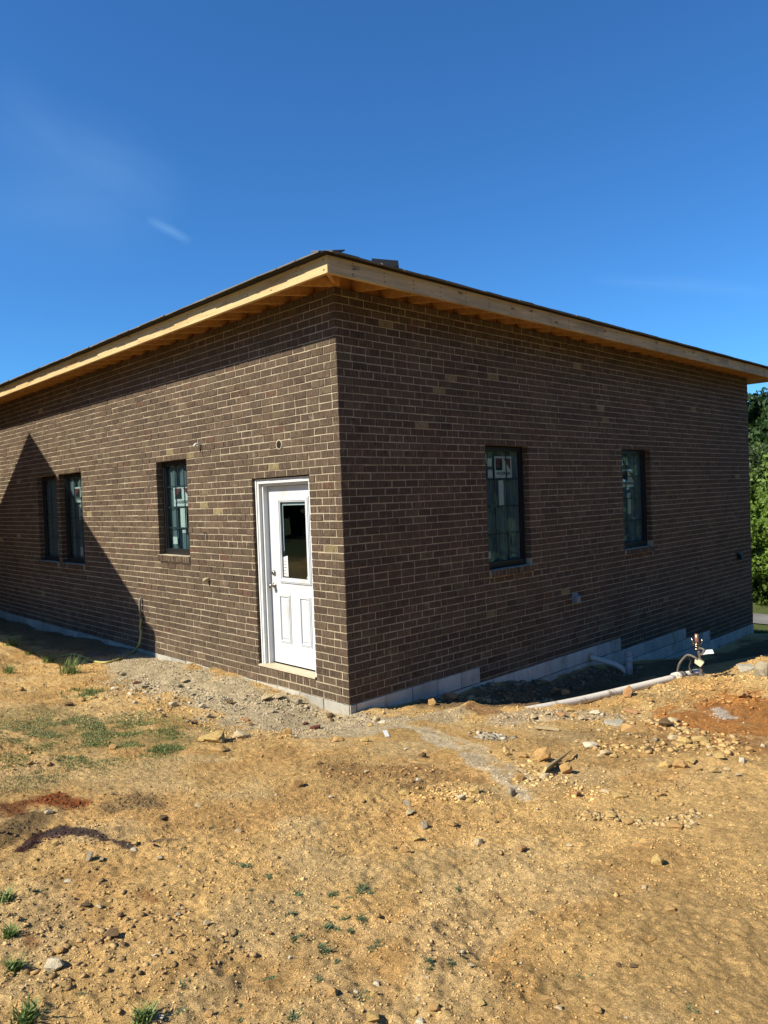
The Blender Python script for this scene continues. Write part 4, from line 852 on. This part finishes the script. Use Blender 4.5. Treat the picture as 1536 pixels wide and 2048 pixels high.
vs = lo_+mid_+ov_+tp_; fs = []
for r_ in (0, 4, 8): fs += [(r_+i, r_+(i+1) % 4, r_+4+(i+1) % 4, r_+4+i) for i in range(4)]
mb.add(vs, fs+[(12, 13, 14, 15)]); mb.build('roof_vent', m_blackp, house)

# things fixed in the walls --------------------------------------------
def ring(wall, u, z, r0, r1, d0, m, name, prof_d=.06, n=20):
    f_ = WM(wall); b = MB(); rr = [(r1, d0+.006), (r1, d0-.003), (r0, d0-.003), (r0, prof_d)]
    vs = [f_(u+r*math.cos(2*math.pi*k/n), dd, z+r*math.sin(2*math.pi*k/n)) for r, dd in rr for k in range(n)]
    b.add(vs, [(i*n+k, i*n+(k+1) % n, (i+1)*n+(k+1) % n, (i+1)*n+k) for i in range(3) for k in range(n)]); return b.build(name, m, house, smooth=True)
hu, hz = -1.01, 2.68
ring('L', hu, hz, .042, .056, -.002, m_mortar, 'pipe_hole', -.001)
b = MB(); b.tube([(hu, -.0052, hz), (hu, -.0058, hz)], .0418, 20); b.build('pipe_hole', m_room, house)  # flat dark disc on the wall face stands in for the shade inside the hole
b = MB(); b.tube([(-2.69, .02, 2.815), (-2.69, -.05, 2.815), (-2.70, -.062, 2.805), (-2.70, -.066, 2.775)], .013, 10); b.build('pipe_stub', m_trim, house, smooth=True)
b = MB(); b.tube([(-2.64, .02, 2.80), (-2.64, -.018, 2.80), (-2.64, -.02, 2.72)], .009, 8); b.build('wire_stub', m_blackp, house, smooth=True)
b = MB(); b.tube([(-2.60, .02, 1.12), (-2.60, -.03, 1.12), (-2.61, -.055, 1.115), (-2.62, -.07, 1.10)], [.022, .026, .022, .01], 10); b.build('foam_plug', m_foam, house, smooth=True)
b = MB(); b.tube([(-2.66, -.003, 1.70), (-2.62, -.012, 1.71), (-2.60, -.01, 1.69), (-2.60, -.006, 1.60)], .004, 6); b.build('wire_stub', m_blackp, house, smooth=True)
# dryer hood and small black hood on the end wall
def hood(u, z, s, m, name):
    b = MB(); f_ = WM('R'); b.box((u-s, -.012, z-s), (u+s, -.001, z+s), fn=f_)
    pts = [(u-s*.8, -.0125, z+s*.8), (u+s*.8, -.0125, z+s*.8), (u+s*.8, -.0125, z-s*.7), (u-s*.8, -.0125, z-s*.7), (u-s*.75, -s*.9, z+s*.3), (u+s*.75, -s*.9, z+s*.3), (u+s*.75, -s*1.0, z-s*.8), (u-s*.75, -s*1.0, z-s*.8)]
    b.add([f_(*p_) for p_ in pts], [(0, 1, 5, 4), (1, 2, 6, 5), (3, 0, 4, 7), (4, 5, 6, 7), (2, 3, 7, 6)]); return b.build(name, m, house)
hood(4.2, .565, .07, m_vent, 'wall_vent'); hood(10.12, .66, .085, m_blackp, 'wall_vent')
b = MB()
for z_, r_ in ((.745, .012),): 
    b.tube([(-4.46, .02, .74), (-4.46, -.02, .74), (-4.46, -.034, .725), (-4.46, -.036, .70), (-4.46, -.036, .42)], .016, 10)
b.build('conduit', m_conduit, house, smooth=True)

# garden hose ------------------------------------------------------------
hp = [Vector((-4.44, -.036, .46)), Vector((-4.46, -.05, .30))]
pts2 = [ray_at(282, 1262, 1, -.07), ray_at(278, 1288, 1, -.12)]
pts2 += [at(px, py)[0]+Vector((0, 0, .012)) for px, py in ((266, 1306), (245, 1317), (218, 1326), (190, 1325), (168, 1316), (148, 1310), (128, 1313), (108, 1318), (95, 1322))]
hp += pts2
def smoothpath(P, n=8):
    out = []
    for i in range(len(P)-1):
        p0, p1, p2, p3 = P[max(i-1, 0)], P[i], P[i+1], P[min(i+2, len(P)-1)]
        for k in range(n):
            t = k/n; out.append(.5*((2*p1)+(p2-p0)*t+(2*p0-5*p1+4*p2-p3)*t*t+(3*p1-p0-3*p2+p3)*t**3))
    return out+[P[-1]]
b = MB(); b.tube(smoothpath(hp), .015, 8); o = b.build('garden_hose', m_hose, smooth=True); tag(o, 'dull yellow hose hanging from the conduit and trailing over the shaded dirt', 'hose')

# long waste pipe ---------------------------------------------------------
def G(px, py, z): d_ = RC@np.array([(px-768)/1477., -(py-1024)/1477., -1.]); t_ = (z-CAM[2])/d_[2]; return Vector(CAM+d_*t_)
PP = [G(985, 1436, -.14), G(1012, 1429, -.115), G(1150, 1403, -.16), G(1262, 1377, -.165), G(1350, 1355.5, -.155)]
lp = empty('drain_pipe', tuple(PP[2])); tag(lp, 'long dusty white plastic drain pipe lying across the dirt beside the house', 'pipe')
rp = .042
b = MB(); b.tube(smoothpath(PP, 6), rp, 20); b.build('pipe', m_pvc, lp, smooth=True)
e0 = PP[-1]; dr = (PP[-1]-PP[-2]).normalized(); e1 = e0+dr*.16
b = MB(); b.tube([e0-dr*.02, e0-dr*.019, e0+dr*.05, e0+dr*.10, e0+dr*.101], [rp, rp+.016, rp+.018, rp+.010, rp], 20); b.build('coupling', m_pvc, lp, smooth=True)
b = MB(); b.tube([e0+dr*.105, e0+dr*.106, e0+dr*.15, e0+dr*.151], [rp, rp+.014, rp+.014, rp], 20); b.build('clamp', m_cable, lp, smooth=True)
el = [e0+dr*.15, e0+dr*.32, e0+dr*.40+Vector((0, 0, -.006)), e0+dr*.45+Vector((0, 0, -.04)), e0+dr*.465+Vector((0, 0, -.10)), e0+dr*.465+Vector((0, 0, -.26))]
b = MB(); b.tube(smoothpath(el, 5), rp, 18); b.build('elbow', m_pvc, lp, smooth=True)

# cleanout -------------------------------------------------------------
cb = Vector((.56, 4.62, h1(.56, 4.62))); co = empty('sewer_cleanout', tuple(cb)); tag(co, 'grey white plastic cleanout with a capped upright, coming out of the block foundation', 'pipe')
ct = cb.z+.32; b = MB(); b.tube([(.56, 4.62, cb.z-.1), (.56, 4.62, ct-.05)], .048, 20); b.build('upright', m_pvcc, co, smooth=True)
for z_ in (cb.z+.07, cb.z+.17):
    b = MB(); b.tube([(.56, 4.62, z_), (.56, 4.62, z_+.001), (.56, 4.62, z_+.03), (.56, 4.62, z_+.031)], [.048, .054, .054, .048], 20); b.build('coupling', m_pvcc, co)
b = MB(); b.tube([(.56, 4.62, ct-.06), (.56, 4.62, ct-.059), (.56, 4.62, ct-.012), (.56, 4.62, ct-.01)], [.048, .056, .056, .045], 20); b.build('coupling', m_pvcc, co)
b = MB(); b.box((.542, 4.602, ct-.0099), (.578, 4.638, ct+.022)); b.tube([(.56, 4.62, ct-.0105), (.56, 4.62, ct-.002)], .044, 18); b.build('cap', m_pvcc, co)
b = MB(); b.tube(smoothpath([Vector((-.05, 4.55, -.32)), Vector((.05, 4.56, -.335)), Vector((.30, 4.60, -.38)), Vector((.42, 4.61, -.41)), Vector((.50, 4.62, -.46)), Vector((.55, 4.62, -.52))], 5), .038, 18); b.build('branch_pipe', m_pvc, co, smooth=True)
b = MB(); b.tube([(.001, 4.555, -.33), (.03, 4.556, -.333), (.031, 4.556, -.333)], [.075, .06, .038], 14); b.build('wall_collar', m_foam, co)

# utility riser -----------------------------------------------------------
bx, by = 1.86, 3.80; bz = h1(bx, by); ur = empty('utility_riser', (bx, by, bz)); tag(ur, 'copper stub riser wrapped in cables behind the end of the long white pipe', 'utility riser')
rt = ray_at(1393, 1268, 1, by)
b = MB(); b.tube([(rt.x, rt.y, rt.z-.11), (rt.x, rt.y, rt.z)], .021, 14); b.build('copper_stub', m_copper, ur, smooth=True)
b = MB(); b.tube(smoothpath([Vector((bx, by, bz-.05)), Vector((rt.x+.05, by, bz+.10)), Vector((rt.x+.035, by, rt.z-.28)), Vector((rt.x, by, rt.z-.11))], 6), .017, 10); b.build('riser_pipe', m_cable, ur, smooth=True)
b = MB()
for k, (dz, r_) in enumerate(((.12, .034), (.145, .030), (.175, .036))):
    b.tube([(rt.x, by, rt.z-dz-.008), (rt.x, by, rt.z-dz-.0079), (rt.x, by, rt.z-dz+.0079), (rt.x, by, rt.z-dz+.008)], [.018, r_, r_, .018], 12)
b.tube([(rt.x-.03, by-.01, rt.z-.14), (rt.x-.055, by-.015, rt.z-.045)], .011, 8); b.tube([(rt.x+.03, by, rt.z-.14), (rt.x+.06, by+.0, rt.z-.09), (rt.x+.062, by, rt.z-.05)], .006, 6)
b.build('clamp', m_nickel, ur, smooth=True)
def quad_px(pts, dep, th, m, name):
    V_ = [ray_at(px, py, 1, by+dy) for px, py, dy in pts]; n_ = len(V_); b = MB(); off_ = Vector((-.4, .9, .1)).normalized()*th
    b.add(V_+[v+off_ for v in V_], [tuple(range(n_)), tuple(range(2*n_-1, n_-1, -1))]+[(i, (i+1) % n_, n_+(i+1) % n_, n_+i) for i in range(n_)]); return b.build(name, m, ur)
quad_px([(1401, 1310, -.02), (1412, 1300, .0), (1425, 1299, .0), (1428, 1307, -.08), (1415, 1308, -.08)], 0, .004, m_trim, 'tag_plate')
quad_px([(1391, 1316, -.06), (1408, 1325, -.06), (1401, 1334, -.08), (1389, 1326, -.08)], 0, .05, m_tanw, 'tan_fitting')
for P_, r_, m_ in (([(1355, 1346, -.1), (1358, 1330, -.1), (1366, 1318, -.08), (1376, 1310, -.06), (1390, 1315, -.06), (1396, 1320, -.05)], .014, m_cable), ([(1378, 1312, -.05), (1382, 1322, -.04), (1379, 1335, -.06), (1384, 1345, -.08)], .016, m_blackp), ([(1396, 1298, 0), (1400, 1310, -.01), (1399, 1325, 0), (1402, 1345, 0), (1407, 1354, -.03), (1420, 1356, -.05), (1426, 1360, -.08)], .012, m_cable), ([(1398, 1296, -.01), (1408, 1300, -.02), (1402, 1310, -.03), (1397, 1303, -.03)], .013, m_cable)):
    b = MB(); b.tube(smoothpath([ray_at(px, py, 1, by+dy) for px, py, dy in P_], 6), r_, 10); b.build('cable', m_, ur, smooth=True)

# ------------------------------------------------------------------ road beyond
def strip(name, y0, y1, x0, x1, dz, m):
    xs_ = np.linspace(x0, x1, 60); ys_ = np.linspace(y0, y1, 6); X, Y = np.meshgrid(xs_, ys_); Z = Hbase(X.ravel(), Y.ravel())+dz; id_ = np.arange(360).reshape(6, 60)
    Fq = np.stack([id_[:-1, :-1], id_[:-1, 1:], id_[1:, 1:], id_[1:, :-1]], -1).reshape(-1, 4); return link(name, np_mesh(name, np.stack([X.ravel(), Y.ravel(), Z], 1), Fq), m)
m_road = mat('pale worn asphalt', (.26, .25, .235), .95, .15, var=[(1.2, .2, I3), (80, .2, I3)])
o = strip('road', 21.6, 23.6, -60, 90, .04, m_road); tag(o, 'pale grey road beyond the lawn', kind='structure')

# ------------------------------------------------------------------ trees
m_bark = mat('grey brown bark', (.13, .10, .075), .9, .2, var=[(9, .3, (4, 4, .6))], bump=[(14, .8, .03, (4, 4, .6))])
m_leaf = mat('tree leaves', attr=True, rough=.5, spec=.35, transl=.35)
def tree(x, y, ht, rad, colr, n, label, leaf=.14, low=.15, seed=0, group='trees beyond the house'):
    rs = np.random.RandomState(seed); z0_ = float(Hbase(np.array([x]), np.array([y]))[0]); root = empty('tree', (x, y, z0_)); tag(root, label, 'tree', group)
    b = MB(); tr = ht*.022+.03; cl = []; rnd = random.Random(seed)
    b.tube([(x+rnd.uniform(-.05, .05)*i, y+rnd.uniform(-.05, .05)*i, z0_-.2+ht*.85*i/6) for i in range(7)], [tr*(1.15-i*.17) for i in range(7)], 8)
    for i in range(26):
        hh = low+(.97-low)*(i+.5)/26; a = i*2.4+rnd.uniform(-.4, .4); prof = math.sin(math.pi*min(1, max(.08, (hh-low*.6)/(1.06-low*.6))))**.6
        rr = rad*prof*rnd.uniform(.55, 1.0); c = Vector((x+math.cos(a)*rr*.75, y+math.sin(a)*rr*.75, z0_+ht*hh)); cl.append((c, rad*rnd.uniform(.24, .42)))
        if i % 2 == 0: b.tube([(x, y, z0_+ht*hh*.72), tuple((Vector((x, y, z0_+ht*hh*.8))+c)/2), tuple(c)], [tr*.4*(1-hh*.5), tr*.25, tr*.08], 6)
    cl.append((Vector((x, y, z0_+ht*.93)), rad*.3)); b.build('trunk', m_bark, root, smooth=True)
    V, Cc = [], []; per = n//len(cl)
    for c, r_ in cl:
        d_ = rs.normal(0, 1, (per, 3)); d_ /= np.linalg.norm(d_, axis=1)[:, None]; rad_ = r_*(rs.uniform(.35, 1, per)**.45)[:, None]*(1+.35*np.sin(d_[:, :1]*5+d_[:, 1:2]*4+seed))
        P = np.array(c)[None]+d_*rad_*np.array([1, 1, .8]); nn = d_+rs.normal(0, .8, (per, 3)); nn /= np.linalg.norm(nn, axis=1)[:, None]
        t1 = np.cross(nn, rs.normal(0, 1, (per, 3))); t1 /= np.linalg.norm(t1, axis=1)[:, None]; t2 = np.cross(nn, t1); s_ = leaf*rs.uniform(.5, 1.2, (per, 1))
        q = np.stack([P-t1*s_, P+t2*s_*.55, P+t1*s_, P-t2*s_*.55], 1); V.append(q.reshape(-1, 3)); kk = rs.uniform(.65, 1.35)
        Cc.append(np.repeat(np.array(colr)[None]*1.35*kk*rs.uniform(.7, 1.3, (per, 1)), 4, 0))
    V = np.concatenate(V); Fq = np.arange(len(V)).reshape(-1, 4); link('crown', np_mesh('crown', V, Fq, np.concatenate(Cc)), m_leaf, root)
def bgd(px, dist): d_ = RC@np.array([(px-768)/1477., 0, -1.]); d_ = d_/math.hypot(d_[0], d_[1]); return CAM[0]+d_[0]*dist, CAM[1]+d_[1]*dist
T = [(1527, 33, 4.6, 1.9, (.13, .215, .03), 26000, 'bright yellow green bushy tree just beyond the road', .09, .02), (1508, 37, 6.4, 2.4, (.105, .155, .05), 24000, 'olive green tree behind the bright bushy tree', .095, .08),
     (1550, 47, 9.6, 3.3, (.035, .08, .022), 34000, 'tall dark green tree rising behind the others', .15, .12), (1618, 35, 6.0, 2.8, (.13, .20, .04), 9000, 'light green tree out beyond the right edge', .15, .08),
     (1700, 44, 10, 4, (.06, .12, .03), 9000, 'broad dark tree far out to the right', .2, .12), (1440, 50, 9.0, 3.8, (.05, .11, .03), 9000, 'dark green tree hidden behind the house corner', .18, .12), (1565, 40, 6.4, 2.4, (.12, .19, .045), 13000, 'mid green tree between the bright bush and the tall dark tree', .13, .08)]
for i, (px, dist, ht, rd, cc, n, lb, lf, lw) in enumerate(T):
    x, y = bgd(px, dist); tree(x, y, ht, rd, cc, n, lb, lf, lw, seed=i+3)
for i, (x, y, ht, rd) in enumerate(((19, 21, 10, 4.2), (21, 13.5, 11, 4.4), (22, 6, 10, 4.2), (23, -2, 11, 4.6), (23, -10, 10, 4.4), (16, -19, 10, 4.4), (6, -25, 11, 4.8), (-6, -29, 11, 4.8), (-17, -28, 11, 4.8), (9, 17, 9, 3.8), (12.5, 21, 10, 4), (9.5, 26, 10, 4), (15, 26, 10, 4.2), (-26, -12, 11, 4.5), (-31, -9, 11, 4.5), (-25, -18, 11, 4.5))):  # unseen trees added to block low sky and darken the window reflections
    tree(x, y, ht, rd, (.05, .10, .03), 4200, 'unseen leafy tree added to block low sky and darken window reflections', .3, .1, seed=30+i, group='unseen trees added for shade and reflections')

# ------------------------------------------------------------------ unseen gabled canopy added and shaped to throw the pointed shade on the front wall
GD_ = 3.85; kx, kz = SD.x/SD.y, -SD.z/SD.y
def unshade(u, z, dd=GD_): return u-kx*dd, z+kz*dd
px_, pz_ = unshade(-8.743, 3.484); rx_, rz2 = unshade(-4.40, .50); ex_, ez_ = unshade(-4.137, .34); _, bz_ = unshade(0, -.96)
lx_ = 2*px_-rx_; lex = 2*px_-ex_
gf = empty('added_canopy', (px_, -GD_-.4, .1)); tag(gf, 'unseen gabled canopy added to throw the pointed shade on the front wall', 'canopy')
def prism(prof, y0, y1, name, m):
    n = len(prof); b = MB(); b.add([(u, y0, z) for u, z in prof]+[(u, y1, z) for u, z in prof], [tuple(range(n)), tuple(range(2*n-1, n-1, -1))]+[(i, (i+1) % n, n+(i+1) % n, n+i) for i in range(n)]); return b.build(name, m, gf)
prism([(ex_, bz_), (ex_, ez_), (rx_, rz2-.06), (px_, pz_-.06), (lx_, rz2-.06), (lex, ez_), (lex, bz_)], -GD_-.10, -GD_-.02, 'added_gable_panel', m_wood2)
prism([(ex_-.02, bz_+.26), (ex_-.02, bz_+.50), (lex+.02, bz_+.50), (lex+.02, bz_+.26)], -GD_-.24, -GD_-.11, 'added_beam', m_wood)
prism([(rx_, rz2), (px_, pz_), (px_, pz_-.055), (rx_, rz2-.055)], -GD_-.75, -GD_, 'added_canopy_roof', m_shingle)
prism([(lx_, rz2-.055), (px_-.001, pz_-.055), (px_-.001, pz_), (lx_, rz2)], -GD_-.75, -GD_, 'added_canopy_roof', m_shingle)
for xx in (px_-1.8, px_+1.75):
    zb = h1(xx, -GD_-.06); b = MB(); b.box((xx-.07, -GD_-.25, zb-.2), (xx+.07, -GD_-.12, bz_+.255)); b.build('added_post', m_wood2, gf)
